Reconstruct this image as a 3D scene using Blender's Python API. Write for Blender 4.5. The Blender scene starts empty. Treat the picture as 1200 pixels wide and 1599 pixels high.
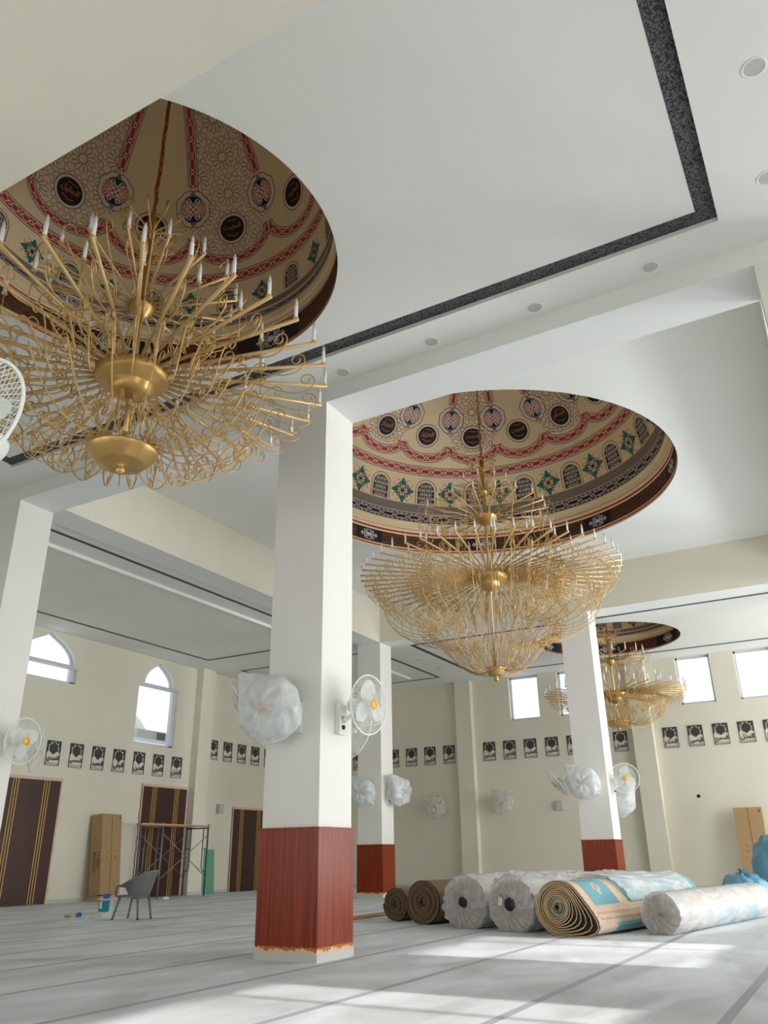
import bpy, math, random
from mathutils import Vector, Matrix
random.seed(7)
PI = math.pi
S = bpy.context.scene
COL = S.collection

# ------------------------------------------------------------------ camera
F_PX = 1240.84
YAW, PIT, ROL = 0.509471, 0.409345, -0.0134524
cy_, sy_ = math.cos(YAW), math.sin(YAW)
fwd = Vector((math.cos(PIT)*cy_, math.cos(PIT)*sy_, math.sin(PIT)))
rgt = Vector((sy_, -cy_, 0)); upv = rgt.cross(fwd)
r2 = math.cos(ROL)*rgt + math.sin(ROL)*upv
u2 = -math.sin(ROL)*rgt + math.cos(ROL)*upv
cam = bpy.data.cameras.new('camera'); camo = bpy.data.objects.new('camera', cam); COL.objects.link(camo)
M = Matrix((( r2.x, u2.x, -fwd.x, 0), (r2.y, u2.y, -fwd.y, 0), (r2.z, u2.z, -fwd.z, 1.1), (0, 0, 0, 1)))
camo.matrix_world = M
cam.sensor_fit = 'VERTICAL'; cam.sensor_height = 24.0; cam.lens = 24.0*F_PX/1599.0
cam.clip_start = 0.05; cam.clip_end = 300
S.camera = camo

# ------------------------------------------------------------------ world, sun, daylight, exposure
W = bpy.data.worlds.new('sky'); S.world = W; W.use_nodes = True
bg = W.node_tree.nodes['Background']; bg.inputs[0].default_value = (0.88, 0.945, 1.0, 1); bg.inputs[1].default_value = 1.32
sun = bpy.data.lights.new('sun', 'SUN'); sun.energy = 5.0; sun.angle = 0.012; sun.color = (1, 0.97, 0.92)
suno = bpy.data.objects.new('sun', sun); COL.objects.link(suno)
EL = math.radians(28.8); AZ = math.radians(90)
sd = Vector((math.cos(EL)*math.cos(AZ), math.cos(EL)*math.sin(AZ), -math.sin(EL)))
suno.rotation_euler = sd.to_track_quat('-Z', 'Y').to_euler()
def area(name, loc, direction, sx, sy, power, col=(0.90, 0.955, 1.0)):
    l = bpy.data.lights.new(name, 'AREA'); l.shape = 'RECTANGLE'; l.size = sx; l.size_y = sy; l.energy = power; l.color = col
    o = bpy.data.objects.new(name, l); COL.objects.link(o); o.location = loc
    o.rotation_euler = Vector(direction).to_track_quat('-Z', 'Z').to_euler(); return o
LW = 1.0
for xx, pw in ((-1.6, 150), (5.85, 110), (11.0, 230), (16.0, 560), (21.2, 600), (26.3, 600)):
    area('daylight_high_window', (xx, -9.2, 6.0), (0, 1, -0.12), 2.6, 2.4, pw*LW)
for xx, pw in ((1.5, 220), (13.5, 560), (18.6, 760), (27.5, 800)):
    area('daylight_doorway', (xx, -8.9, 1.7), (0, 1, 0.15), 2.6, 3.0, pw*LW)
for yy in (-4.5, 2.0, 8.5, 15.5):
    area('daylight_rear_opening', (-6.6, yy, 2.2), (1, 0, 0.12), 4.2, 3.8, 150*LW)
S.view_settings.view_transform = 'Standard'; S.view_settings.look = 'None'
S.view_settings.gamma = 1.0; S.view_settings.use_curve_mapping = False
S.view_settings.exposure = -0.02
S.render.engine = 'CYCLES'
S.cycles.use_denoising = True
S.cycles.max_bounces = 10; S.cycles.diffuse_bounces = 7; S.cycles.transparent_max_bounces = 24
S.cycles.sample_clamp_indirect = 8.0
S.cycles.caustics_reflective = False; S.cycles.caustics_refractive = False

# ------------------------------------------------------------------ materials
def lin(c): return tuple(((v/255)/12.92 if v/255 <= .04045 else ((v/255+.055)/1.055)**2.4) for v in c) + (1,)
def mat(name, rgb, rough=.6, metal=0., noise=0., nscale=8., bump=0., bscale=40., spec=.4, trans=None, emit=None, coat=0.):
    m = bpy.data.materials.new(name); m.use_nodes = True; nt = m.node_tree; b = nt.nodes['Principled BSDF']
    c = lin(rgb); b.inputs['Base Color'].default_value = c; b.inputs['Roughness'].default_value = rough
    b.inputs['Metallic'].default_value = metal; b.inputs['Specular IOR Level'].default_value = spec
    b.inputs['Coat Weight'].default_value = coat
    if noise or bump:
        tc = nt.nodes.new('ShaderNodeTexCoord')
    if noise:
        n = nt.nodes.new('ShaderNodeTexNoise'); n.inputs['Scale'].default_value = nscale; n.inputs['Detail'].default_value = 4
        nt.links.new(tc.outputs['Object'], n.inputs['Vector'])
        r = nt.nodes.new('ShaderNodeValToRGB'); r.color_ramp.elements[0].position = .3; r.color_ramp.elements[1].position = .7
        r.color_ramp.elements[0].color = tuple(v*(1-noise) for v in c[:3]) + (1,)
        r.color_ramp.elements[1].color = tuple(min(1, v*(1+noise)) for v in c[:3]) + (1,)
        nt.links.new(n.outputs['Fac'], r.inputs['Fac']); nt.links.new(r.outputs['Color'], b.inputs['Base Color'])
    if bump:
        n2 = nt.nodes.new('ShaderNodeTexNoise'); n2.inputs['Scale'].default_value = bscale; n2.inputs['Detail'].default_value = 3
        nt.links.new(tc.outputs['Object'], n2.inputs['Vector'])
        bp = nt.nodes.new('ShaderNodeBump'); bp.inputs['Strength'].default_value = bump; bp.inputs['Distance'].default_value = .02
        nt.links.new(n2.outputs['Fac'], bp.inputs['Height']); nt.links.new(bp.outputs['Normal'], b.inputs['Normal'])
    if trans is not None:
        out = nt.nodes['Material Output']; mx = nt.nodes.new('ShaderNodeMixShader'); t = nt.nodes.new('ShaderNodeBsdfTransparent')
        mx.inputs[0].default_value = trans
        nt.links.new(b.outputs[0], mx.inputs[1]); nt.links.new(t.outputs[0], mx.inputs[2]); nt.links.new(mx.outputs[0], out.inputs[0])
    return m

def plastic_mat(name, rgb, clear, scale=9., stretch=(1, 1, 1)):
    """thin wrinkled polythene: clear film that turns milky where it creases"""
    m = bpy.data.materials.new(name); m.use_nodes = True; nt = m.node_tree; b = nt.nodes['Principled BSDF']
    b.inputs['Base Color'].default_value = lin(rgb); b.inputs['Roughness'].default_value = .17; b.inputs['Specular IOR Level'].default_value = .8
    tc = nt.nodes.new('ShaderNodeTexCoord'); mp = nt.nodes.new('ShaderNodeMapping'); mp.inputs['Scale'].default_value = stretch
    n = nt.nodes.new('ShaderNodeTexNoise'); n.inputs['Scale'].default_value = scale; n.inputs['Detail'].default_value = 5; n.inputs['Distortion'].default_value = 1.2
    nt.links.new(tc.outputs['Object'], mp.inputs[0]); nt.links.new(mp.outputs[0], n.inputs['Vector'])
    r = nt.nodes.new('ShaderNodeMapRange'); r.inputs[1].default_value = .35; r.inputs[2].default_value = .65
    r.inputs[3].default_value = min(1, clear+.16); r.inputs[4].default_value = max(0, clear-.16)
    nt.links.new(n.outputs['Fac'], r.inputs[0])
    bp = nt.nodes.new('ShaderNodeBump'); bp.inputs['Strength'].default_value = .9; bp.inputs['Distance'].default_value = .05
    nt.links.new(n.outputs['Fac'], bp.inputs['Height']); nt.links.new(bp.outputs['Normal'], b.inputs['Normal'])
    tl = nt.nodes.new('ShaderNodeBsdfTranslucent'); tl.inputs[0].default_value = lin(rgb)
    m1 = nt.nodes.new('ShaderNodeMixShader'); m1.inputs[0].default_value = .35
    nt.links.new(b.outputs[0], m1.inputs[1]); nt.links.new(tl.outputs[0], m1.inputs[2])
    t = nt.nodes.new('ShaderNodeBsdfTransparent'); mx = nt.nodes.new('ShaderNodeMixShader')
    nt.links.new(r.outputs[0], mx.inputs[0]); nt.links.new(m1.outputs[0], mx.inputs[1]); nt.links.new(t.outputs[0], mx.inputs[2])
    nt.links.new(mx.outputs[0], nt.nodes['Material Output'].inputs[0])
    return m

K = {}
K['white'] = mat('ceiling_white', (232, 232, 228), .9, noise=.012, nscale=.6)
K['soffit'] = mat('soffit_white', (228, 228, 226), .9)
K['cream'] = mat('wall_cream', (219, 213, 195), .85, noise=.02, nscale=.7)
K['pillarpaint'] = mat('pillar_paint', (230, 226, 219), .75, noise=.015, nscale=1.2)
K['gold'] = mat('gold_paint', (200, 160, 98), .32, metal=.7, noise=.05, nscale=6)
K['goldtube'] = mat('gold_tube', (220, 184, 128), .4, metal=.45)
K['goldwire'] = mat('gold_wire', (206, 168, 108), .38, metal=.5)
K['copper'] = mat('copper_chain', (168, 104, 36), .4, metal=.7)
K['candle'] = mat('candle_white', (240, 240, 244), .45)
K['bulb'] = mat('bulb_glass', (226, 214, 196), .12, spec=.8, trans=.25)
K['dooor'] = mat('door_brown', (66, 38, 34), .42, noise=.12, nscale=2.5)
K['brass'] = mat('brass_line', (226, 186, 84), .4, metal=.15)
K['raw'] = mat('raw_plaster_edge', (214, 182, 158), .9, noise=.08, nscale=12)
K['skirt'] = mat('skirting_marble', (190, 190, 182), .4)
K['iron'] = mat('plaque_metal', (58, 60, 54), .6)
K['alu'] = mat('aluminium', (206, 206, 214), .45)
K['glass'] = mat('pane_glass', (225, 240, 250), .05, spec=.3, trans=.92)
K['fanwhite'] = mat('fan_plastic', (232, 234, 226), .4)
K['fanblade'] = mat('fan_blade', (226, 230, 226), .3, trans=.25)
K['amber'] = mat('amber_badge', (238, 168, 20), .3, noise=.15, nscale=30)
K['dark'] = mat('dark_plastic', (36, 36, 38), .5)
K['bag'] = plastic_mat('polythene_bag', (238, 240, 240), .27, 3.)
K['thinbag'] = plastic_mat('thin_polythene_bag', (222, 220, 210), .72, 4.)
K['sheet'] = plastic_mat('polythene_sheet', (236, 240, 244), .26, 1.6, (1, 2.2, 2.2))
K['sheetend'] = plastic_mat('gathered_polythene', (230, 232, 234), .42, 4.)
K['blue'] = mat('blue_polythene', (92, 148, 172), .3, bump=.8, bscale=7, spec=.6)
K['card'] = mat('cardboard', (166, 136, 96), .85, noise=.05, nscale=5)
K['ink'] = mat('carton_ink', (88, 66, 42), .8)
K['steel'] = mat('galvanised_steel', (132, 132, 130), .45, metal=.5, noise=.15, nscale=9)
K['darksteel'] = mat('painted_steel', (74, 84, 80), .5, metal=.3, noise=.2, nscale=9)
K['timber'] = mat('timber_plank', (196, 156, 112), .8, noise=.12, nscale=14)
K['green'] = mat('green_board', (104, 164, 132), .25, spec=.6)
K['rattan'] = mat('grey_rattan', (112, 115, 110), .55)
K['bucket'] = mat('bucket_white', (226, 226, 222), .45)
K['teal'] = mat('teal_label', (28, 142, 170), .5)
K['bluecloth'] = mat('blue_cloth', (60, 120, 190), .7)
K['grey'] = mat('grey_box', (176, 176, 170), .6)
K['paper'] = mat('paper_scrap', (222, 222, 216), .8)
K['back1'] = mat('carpet_backing_brown', (122, 98, 76), .95, noise=.2, nscale=50)
K['back2'] = mat('carpet_edge_tan', (196, 168, 128), .95, noise=.15, nscale=40)
K['gap'] = mat('carpet_gap_dark', (58, 46, 38), .95)
K['tealpile'] = mat('carpet_teal', (112, 166, 174), .95, noise=.06, nscale=60)
K['beige'] = mat('carpet_beige', (206, 182, 158), .95, noise=.14, nscale=30)
K['beige2'] = mat('carpet_rose_motif', (186, 148, 130), .95)
K['core'] = mat('core_tube', (196, 150, 62), .7)
# dome paint
K['dcream'] = mat('dome_cream', (233, 210, 168), .8, noise=.025, nscale=2)
K['dpale'] = mat('dome_pale_line', (228, 212, 196), .8)
K['dred'] = mat('dome_red', (180, 54, 40), .75)
K['dline'] = mat('dome_brown_line', (92, 60, 44), .8)
K['dgrid'] = mat('dome_lattice_line', (148, 108, 80), .8)
K['dlat'] = mat('dome_lattice_ground', (234, 212, 182), .8)
K['dblack'] = mat('dome_black', (34, 30, 34), .7)
K['dbrown'] = mat('dome_brown_panel', (72, 46, 34), .7)
K['dgold'] = mat('dome_gold_script', (164, 100, 46), .6)
K['dscript'] = mat('dome_drum_script', (122, 74, 42), .7)
K['dgrey'] = mat('dome_grey', (128, 118, 108), .8)
K['dnavy'] = mat('dome_navy', (26, 30, 54), .7)
K['dteal'] = mat('dome_teal', (28, 124, 116), .7)
K['dwhite'] = mat('dome_white_scroll', (216, 216, 220), .8)

def wood_material():
    m = bpy.data.materials.new('mahogany_laminate'); m.use_nodes = True; nt = m.node_tree; b = nt.nodes['Principled BSDF']
    tc = nt.nodes.new('ShaderNodeTexCoord'); mp = nt.nodes.new('ShaderNodeMapping'); mp.inputs['Scale'].default_value = (30, 30, .8)
    n = nt.nodes.new('ShaderNodeTexNoise'); n.inputs['Scale'].default_value = 1.2; n.inputs['Detail'].default_value = 6
    nt.links.new(tc.outputs['Object'], mp.inputs[0]); nt.links.new(mp.outputs[0], n.inputs['Vector'])
    r = nt.nodes.new('ShaderNodeValToRGB'); e = r.color_ramp.elements
    e[0].position = .3; e[0].color = lin((104, 33, 11)); e[1].position = .72; e[1].color = lin((148, 58, 21))
    nt.links.new(n.outputs['Fac'], r.inputs['Fac']); nt.links.new(r.outputs[0], b.inputs['Base Color'])
    b.inputs['Roughness'].default_value = .27; b.inputs['Specular IOR Level'].default_value = .22
    return m
K['wood'] = wood_material()

def floor_material():
    m = bpy.data.materials.new('marble_floor'); m.use_nodes = True; nt = m.node_tree; b = nt.nodes['Principled BSDF']; L = nt.links.new
    tc = nt.nodes.new('ShaderNodeTexCoord'); sp = nt.nodes.new('ShaderNodeSeparateXYZ'); L(tc.outputs['Object'], sp.inputs[0])
    n = nt.nodes.new('ShaderNodeTexNoise'); n.inputs['Scale'].default_value = .9; n.inputs['Detail'].default_value = 8; n.inputs['Distortion'].default_value = .6
    mp = nt.nodes.new('ShaderNodeMapping'); mp.inputs['Scale'].default_value = (.8, 1.6, 1); L(tc.outputs['Object'], mp.inputs[0]); L(mp.outputs[0], n.inputs['Vector'])
    r = nt.nodes.new('ShaderNodeValToRGB'); e = r.color_ramp.elements
    e[0].position = .33; e[0].color = lin((192, 195, 197)); e[1].position = .62; e[1].color = lin((224, 227, 231))
    L(n.outputs['Fac'], r.inputs['Fac'])
    def mth(op, a, v=None, bq=None):
        q = nt.nodes.new('ShaderNodeMath'); q.operation = op
        L(a, q.inputs[0])
        if v is not None: q.inputs[1].default_value = v
        if bq is not None: L(bq, q.inputs[1])
        return q.outputs[0]
    # broad grey inlay lines running along X every 1.487 m
    y = mth('ADD', sp.outputs[1], -1.115 + 1.487*20); y = mth('MODULO', y, 1.487); band = mth('LESS_THAN', y, .085)
    # thin slab joints
    y2 = mth('ADD', sp.outputs[1], -1.115 + 1.487*20); y2 = mth('MODULO', y2, .4957); j1 = mth('LESS_THAN', y2, .006)
    x2 = mth('ADD', sp.outputs[0], 40); x2 = mth('MODULO', x2, .8); j2 = mth('LESS_THAN', x2, .006)
    j = mth('MAXIMUM', j1, None, j2)
    mx = nt.nodes.new('ShaderNodeMix'); mx.data_type = 'RGBA'; mx.blend_type = 'MULTIPLY'
    jf = mth('MULTIPLY', j, .22)
    L(jf, mx.inputs[0]); L(r.outputs[0], mx.inputs[6]); mx.inputs[7].default_value = (.35, .35, .35, 1)
    mx2 = nt.nodes.new('ShaderNodeMix'); mx2.data_type = 'RGBA'; mx2.inputs[7].default_value = lin((162, 165, 169))
    bf = mth('MULTIPLY', band, .85)
    L(bf, mx2.inputs[0]); L(mx.outputs[2], mx2.inputs[6]); L(mx2.outputs[2], b.inputs['Base Color'])
    rr = nt.nodes.new('ShaderNodeMapRange'); rr.inputs[3].default_value = .5; rr.inputs[4].default_value = .75
    L(n.outputs['Fac'], rr.inputs[0]); L(rr.outputs[0], b.inputs['Roughness'])
    b.inputs['Specular IOR Level'].default_value = .35
    return m
K['floor'] = floor_material()

def ribbon_material():
    m = bpy.data.materials.new('black_relief_band'); m.use_nodes = True; nt = m.node_tree; b = nt.nodes['Principled BSDF']; L = nt.links.new
    tc = nt.nodes.new('ShaderNodeTexCoord')
    v = nt.nodes.new('ShaderNodeTexVoronoi'); v.inputs['Scale'].default_value = 46; v.distance = 'CHEBYCHEV'; v.inputs['Randomness'].default_value = .75
    L(tc.outputs['Object'], v.inputs['Vector'])
    r = nt.nodes.new('ShaderNodeValToRGB'); e = r.color_ramp.elements
    e[0].position = .35; e[0].color = lin((96, 97, 100)); e[1].position = .5; e[1].color = lin((30, 30, 33))
    L(v.outputs['Distance'], r.inputs['Fac']); L(r.outputs[0], b.inputs['Base Color'])
    bp = nt.nodes.new('ShaderNodeBump'); bp.inputs['Strength'].default_value = .8; bp.inputs['Distance'].default_value = .02; bp.invert = True
    L(v.outputs['Distance'], bp.inputs['Height']); L(bp.outputs[0], b.inputs['Normal'])
    b.inputs['Roughness'].default_value = .6
    return m
K['ribbon'] = ribbon_material()

# ------------------------------------------------------------------ mesh builder
class MB:
    def __init__(s): s.v = []; s.f = []; s.m = []; s.mats = []; s.smooth = []
    def mi(s, k):
        if k not in s.mats: s.mats.append(k)
        return s.mats.index(k)
    def add(s, vs, fs, k, sm=False):
        o = len(s.v); s.v += [tuple(q) for q in vs]; i = s.mi(k)
        for f in fs: s.f.append(tuple(a+o for a in f)); s.m.append(i); s.smooth.append(sm)
    def box(s, a, b, k):
        x0, y0, z0 = a; x1, y1, z1 = b
        s.add([(x0,y0,z0),(x1,y0,z0),(x1,y1,z0),(x0,y1,z0),(x0,y0,z1),(x1,y0,z1),(x1,y1,z1),(x0,y1,z1)],
              [(0,3,2,1),(4,5,6,7),(0,1,5,4),(1,2,6,5),(2,3,7,6),(3,0,4,7)], k)
    def quad(s, a, b, c, d, k): s.add([a, b, c, d], [(0, 1, 2, 3)], k)
    def obox(s, c, ax, ay, az, k):
        """oriented box: centre and three half-axis vectors"""
        c = Vector(c); ax = Vector(ax); ay = Vector(ay); az = Vector(az)
        vs = [c + i*ax + j*ay + l*az for l in (-1, 1) for (i, j) in ((-1, -1), (1, -1), (1, 1), (-1, 1))]
        s.add(vs, [(0,3,2,1),(4,5,6,7),(0,1,5,4),(1,2,6,5),(2,3,7,6),(3,0,4,7)], k)
    def tube(s, pts, r, k, n=6, closed=False, caps=True):
        P = [Vector(p) for p in pts]
        if len(P) < 2: return
        N = len(P); vs = []
        t0 = (P[1]-P[0]).normalized(); ref = Vector((0, 0, 1)) if abs(t0.z) < .9 else Vector((1, 0, 0))
        u = t0.cross(ref).normalized()
        for i in range(N):
            if closed: t = P[(i+1) % N] - P[i-1]
            else: t = P[min(i+1, N-1)] - P[max(i-1, 0)]
            if t.length < 1e-9: t = t0
            t.normalize(); u = u - t*u.dot(t)
            if u.length < 1e-6: u = t.cross(ref)
            u.normalize(); w = t.cross(u)
            rr = r[i] if isinstance(r, (list, tuple)) else r
            for j in range(n):
                a = 2*PI*j/n; vs.append(P[i] + u*(math.cos(a)*rr) + w*(math.sin(a)*rr))
        fs = []
        for i in range(N if closed else N-1):
            for j in range(n):
                a = i*n+j; b = i*n+(j+1) % n; i2 = (i+1) % N
                fs.append((a, b, i2*n+(j+1) % n, i2*n+j))
        if caps and not closed:
            fs.append(tuple(range(n-1, -1, -1))); fs.append(tuple((N-1)*n+j for j in range(n)))
        s.add(vs, fs, k, True)
    def lathe(s, prof, k, n=32, c=(0, 0, 0), axis='z', caps=True):
        vs = []
        for (r, z) in prof:
            for j in range(n):
                a = 2*PI*j/n
                if axis == 'z': vs.append((c[0]+r*math.cos(a), c[1]+r*math.sin(a), c[2]+z))
                elif axis == 'x': vs.append((c[0]+z, c[1]+r*math.cos(a), c[2]+r*math.sin(a)))
                else: vs.append((c[0]+r*math.sin(a), c[1]+z, c[2]+r*math.cos(a)))
        fs = []
        for i in range(len(prof)-1):
            for j in range(n):
                fs.append((i*n+j, i*n+(j+1) % n, (i+1)*n+(j+1) % n, (i+1)*n+j))
        if caps:
            fs.append(tuple(range(n-1, -1, -1))); fs.append(tuple((len(prof)-1)*n+j for j in range(n)))
        s.add(vs, fs, k, True)
    def build(s, name, parent=None, loc=None, mesh_only=False):
        me = bpy.data.meshes.new(name); me.from_pydata(s.v, [], s.f)
        for k in s.mats: me.materials.append(K[k])
        me.polygons.foreach_set('material_index', s.m); me.polygons.foreach_set('use_smooth', s.smooth)
        me.update()
        if mesh_only: return me
        return link(name, me, parent, loc)
def link(name, me, parent=None, loc=None, rot=None):
    o = bpy.data.objects.new(name, me); COL.objects.link(o)
    if parent is not None: o.parent = parent
    if loc is not None: o.location = loc
    if rot is not None: o.rotation_euler = rot
    return o
def empty(name, loc=(0, 0, 0), rot=(0, 0, 0)):
    o = bpy.data.objects.new(name, None); COL.objects.link(o); o.location = loc; o.rotation_euler = rot; o.empty_display_size = .2; return o
def tag(o, label, cat, group=None, kind=None):
    o['label'] = label; o['category'] = cat
    if group: o['group'] = group
    if kind: o['kind'] = kind
    return o
def struct(o): o['kind'] = 'structure'; return o
def copy_tree(o, parent=None):
    c = o.copy(); COL.objects.link(c)
    if parent is not None: c.parent = parent
    for ch in list(o.children): copy_tree(ch, c)
    return c

# Arabic presentation forms so the words join up
AR = {'ا':(0xFE8D,0xFE8E,0,0),'ب':(0xFE8F,0xFE90,0xFE91,0xFE92),'ت':(0xFE95,0xFE96,0xFE97,0xFE98),'ث':(0xFE99,0xFE9A,0xFE9B,0xFE9C),'ج':(0xFE9D,0xFE9E,0xFE9F,0xFEA0),'ح':(0xFEA1,0xFEA2,0xFEA3,0xFEA4),'خ':(0xFEA5,0xFEA6,0xFEA7,0xFEA8),'د':(0xFEA9,0xFEAA,0,0),'ذ':(0xFEAB,0xFEAC,0,0),'ر':(0xFEAD,0xFEAE,0,0),'ز':(0xFEAF,0xFEB0,0,0),'س':(0xFEB1,0xFEB2,0xFEB3,0xFEB4),'ش':(0xFEB5,0xFEB6,0xFEB7,0xFEB8),'ص':(0xFEB9,0xFEBA,0xFEBB,0xFEBC),'ط':(0xFEC1,0xFEC2,0xFEC3,0xFEC4),'ظ':(0xFEC5,0xFEC6,0xFEC7,0xFEC8),'ع':(0xFEC9,0xFECA,0xFECB,0xFECC),'غ':(0xFECD,0xFECE,0xFECF,0xFED0),'ف':(0xFED1,0xFED2,0xFED3,0xFED4),'ق':(0xFED5,0xFED6,0xFED7,0xFED8),'ك':(0xFED9,0xFEDA,0xFEDB,0xFEDC),'ل':(0xFEDD,0xFEDE,0xFEDF,0xFEE0),'م':(0xFEE1,0xFEE2,0xFEE3,0xFEE4),'ن':(0xFEE5,0xFEE6,0xFEE7,0xFEE8),'ه':(0xFEE9,0xFEEA,0xFEEB,0xFEEC),'و':(0xFEED,0xFEEE,0,0),'ي':(0xFEF1,0xFEF2,0xFEF3,0xFEF4),'ئ':(0xFE89,0xFE8A,0xFE8B,0xFE8C)}
def shape_word(w):
    out = []
    for i, c in enumerate(w):
        f = AR[c]; pj = i > 0 and AR[w[i-1]][2] != 0; nj = f[2] != 0 and i < len(w)-1
        out.append(chr(f[3] if pj and nj else f[1] if pj else f[2] if nj else f[0]))
    return ''.join(reversed(out))
_tc = {}
def text2d(word, bold=.03, latin=False):
    """letters as flat triangles, scaled to width 1 and centred: (verts, faces, height)"""
    key = (word, bold)
    if key in _tc: return _tc[key]
    c = bpy.data.curves.new('lettering', 'FONT')
    c.body = word if latin else ' '.join(shape_word(x) for x in reversed(word.split(' ')))
    c.resolution_u = 2; c.offset = bold
    o = bpy.data.objects.new('lettering', c); COL.objects.link(o)
    dg = bpy.context.evaluated_depsgraph_get()
    me = bpy.data.meshes.new_from_object(o.evaluated_get(dg))
    V = [v.co.copy() for v in me.vertices]; Fc = [tuple(p.vertices) for p in me.polygons]
    bpy.data.objects.remove(o); bpy.data.curves.remove(c); bpy.data.meshes.remove(me)
    if not V: return ([], [], 0)
    x0 = min(v.x for v in V); x1 = max(v.x for v in V); y0 = min(v.y for v in V); y1 = max(v.y for v in V)
    w = x1-x0
    V = [((v.x-(x0+x1)/2)/w, (v.y-(y0+y1)/2)/w) for v in V]
    _tc[key] = (V, Fc, (y1-y0)/w); return _tc[key]

# ------------------------------------------------------------------ room shell
XN, XF, YR, YL = -6.0, 30.2, -8.2, 20.6
ZC, ZH, ZT = 7.68, 8.9, 7.74
X1, X1b, X2, X2b = 8.6, 9.35, 22.34, 23.08
Y0a, Y0, Y1, Y1b, Y2, Y2b = -1.07, -.2, 5.77, 6.62, 12.7, 13.55

b = MB(); b.box((XN-.3, YR-.3, -.2), (XF+.3, YL+.3, 0), 'floor'); struct(b.build('floor'))

def wall_grid(mb, plane, const, thick, u0, u1, z0, z1, holes, k):
    """wall as boxes around rectangular holes; plane 'x' or 'y', thickness away from the room"""
    us = sorted(set([u0, u1] + [h[0] for h in holes] + [h[1] for h in holes]))
    us = [u for u in us if u0 <= u <= u1]
    for a, c in zip(us[:-1], us[1:]):
        zs = sorted([(h[2], h[3]) for h in holes if h[0] <= a+1e-6 and h[1] >= c-1e-6])
        z = z0
        for (h0, h1) in zs + [(z1, z1)]:
            if h0 - z > 1e-4:
                if plane == 'x': mb.box((min(const, const+thick), a, z), (max(const, const+thick), c, h0), k)
                else: mb.box((a, min(const, const+thick), z), (c, max(const, const+thick), h0), k)
            z = h1
far_w = [(10.08, 11.3), (8.08, 9.3), (3.67, 4.86), (1.66, 2.87), (-.4, .8), (-2.4, -1.2)]
b = MB(); wall_grid(b, 'x', XF, .28, YR-.3, YL+.3, 0, 9.2, [(a, c, 5.94, 7.62) for a, c in far_w], 'cream'); struct(b.build('wall_far'))
HW = [(4.55, 7.2), (9.75, 12.4), (14.7, 17.3), (19.9, 22.5), (25., 27.6)]
DW = [(.2, 2.8), (12.2, 14.8), (17.3, 19.9), (26.2, 28.8)]
b = MB(); wall_grid(b, 'y', YR, -.28, XN-.3, XF+.3, 0, 9.2, [(a, c, 5.5, 7.55) for a, c in HW] + [(a, c, 0, 3.2) for a, c in DW], 'cream'); struct(b.build('wall_right'))
b = MB(); wall_grid(b, 'x', XN, -.28, YR-.3, YL+.3, 0, 9.2, [(a-2.1, a+2.1, .3, 4.1) for a in (-4.5, 2.0, 8.5, 15.5)], 'cream'); struct(b.build('wall_near'))

# left wall with pointed windows
def ogee(cx, half, zs, za, n=18):
    """outline of a pointed arch from the right spring over the apex to the left spring"""
    pts = []
    for i in range(n+1):
        t = i/n; x = half*(1-t); # right half going up
        z = zs + (za-zs)*(1-(x/half)**2.0)**.5*.80 + (za-zs)*.20*t**3
        if i == n: z = za
        pts.append((cx+x, z))
    return pts + [(2*cx-x, z) for x, z in reversed(pts[:-1])]
WIN = [(15.85, 1.12, 6.15, 6.66, 7.6, 1.02), (20.56, .96, 4.68, 6.66, 7.5, .72), (11.1, 1.12, 6.15, 6.66, 7.6, 1.02), (6.4, .96, 4.68, 6.66, 7.5, .72)]
b = MB()
wall_grid(b, 'y', YL, .28, XN-.3, XF+.3, 0, 9.2, [(cx-h, cx+h, z0, zs) for cx, h, z0, zs, za, ha in WIN] + [(cx-h, cx+h, zs, za+.05) for cx, h, z0, zs, za, ha in WIN], 'cream')
for cx, h, z0, zs, za, ha in WIN:
    out = ogee(cx, ha, zs, za); top = za+.05
    # spandrels between arch and the square opening, plus the arch reveal
    n = len(out)
    for yy, fl in ((YL, 0), (YL+.28, 1)):
        vs = [(x, yy, z) for x, z in out] + [(x, yy, top) for x, z in out]
        b.add(vs, [((i, i+1, n+i+1, n+i) if fl else (i, n+i, n+i+1, i+1)) for i in range(n-1)], 'cream')
        for sx in (-1, 1):
            b.quad((cx+sx*ha, yy, zs), (cx+sx*h, yy, zs), (cx+sx*h, yy, top), (cx+sx*ha, yy, top), 'cream')
    vs = [(x, YL, z) for x, z in out] + [(x, YL+.28, z) for x, z in out]
    b.add(vs, [(i, i+1, n+i+1, n+i) for i in range(n-1)], 'soffit')
    for sx in (-1, 1):
        b.quad((cx+sx*ha, YL, zs), (cx+sx*h, YL, zs), (cx+sx*h, YL+.28, zs), (cx+sx*ha, YL+.28, zs), 'soffit')
struct(b.build('wall_left'))
# pilasters
b = MB(); b.box((29.9, 12.86, 0), (30.2, 13.52, ZC), 'cream'); struct(b.build('wall_pilaster'))
b = MB(); b.box((29.9, 5.92, 0), (30.2, 6.62, ZC), 'cream'); struct(b.build('wall_pilaster'))
b = MB(); b.box((22.42, 20.3, 0), (23.12, 20.6, ZC), 'cream'); struct(b.build('wall_pilaster'))
b = MB(); b.box((23.12, 20.58, 0), (24.86, 20.6, .1), 'skirt'); b.box((17.0, 20.58, 0), (20.2, 20.6, .1), 'skirt'); b.box((27, 20.58, 0), (30.2, 20.6, .1), 'skirt'); b.box((XN, 20.58, 0), (14.8, 20.6, .1), 'skirt')
b.box((22.4, 20.28, 0), (23.14, 20.3, .1), 'skirt'); struct(b.build('baseboard_left'))
b = MB(); b.box((30.18, YR, 0), (30.2, 5.92, .1), 'skirt'); b.box((30.18, 6.62, 0), (30.2, 12.86, .1), 'skirt'); b.box((30.18, 13.52, 0), (30.2, YL, .1), 'skirt'); struct(b.build('baseboard_far'))

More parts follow.
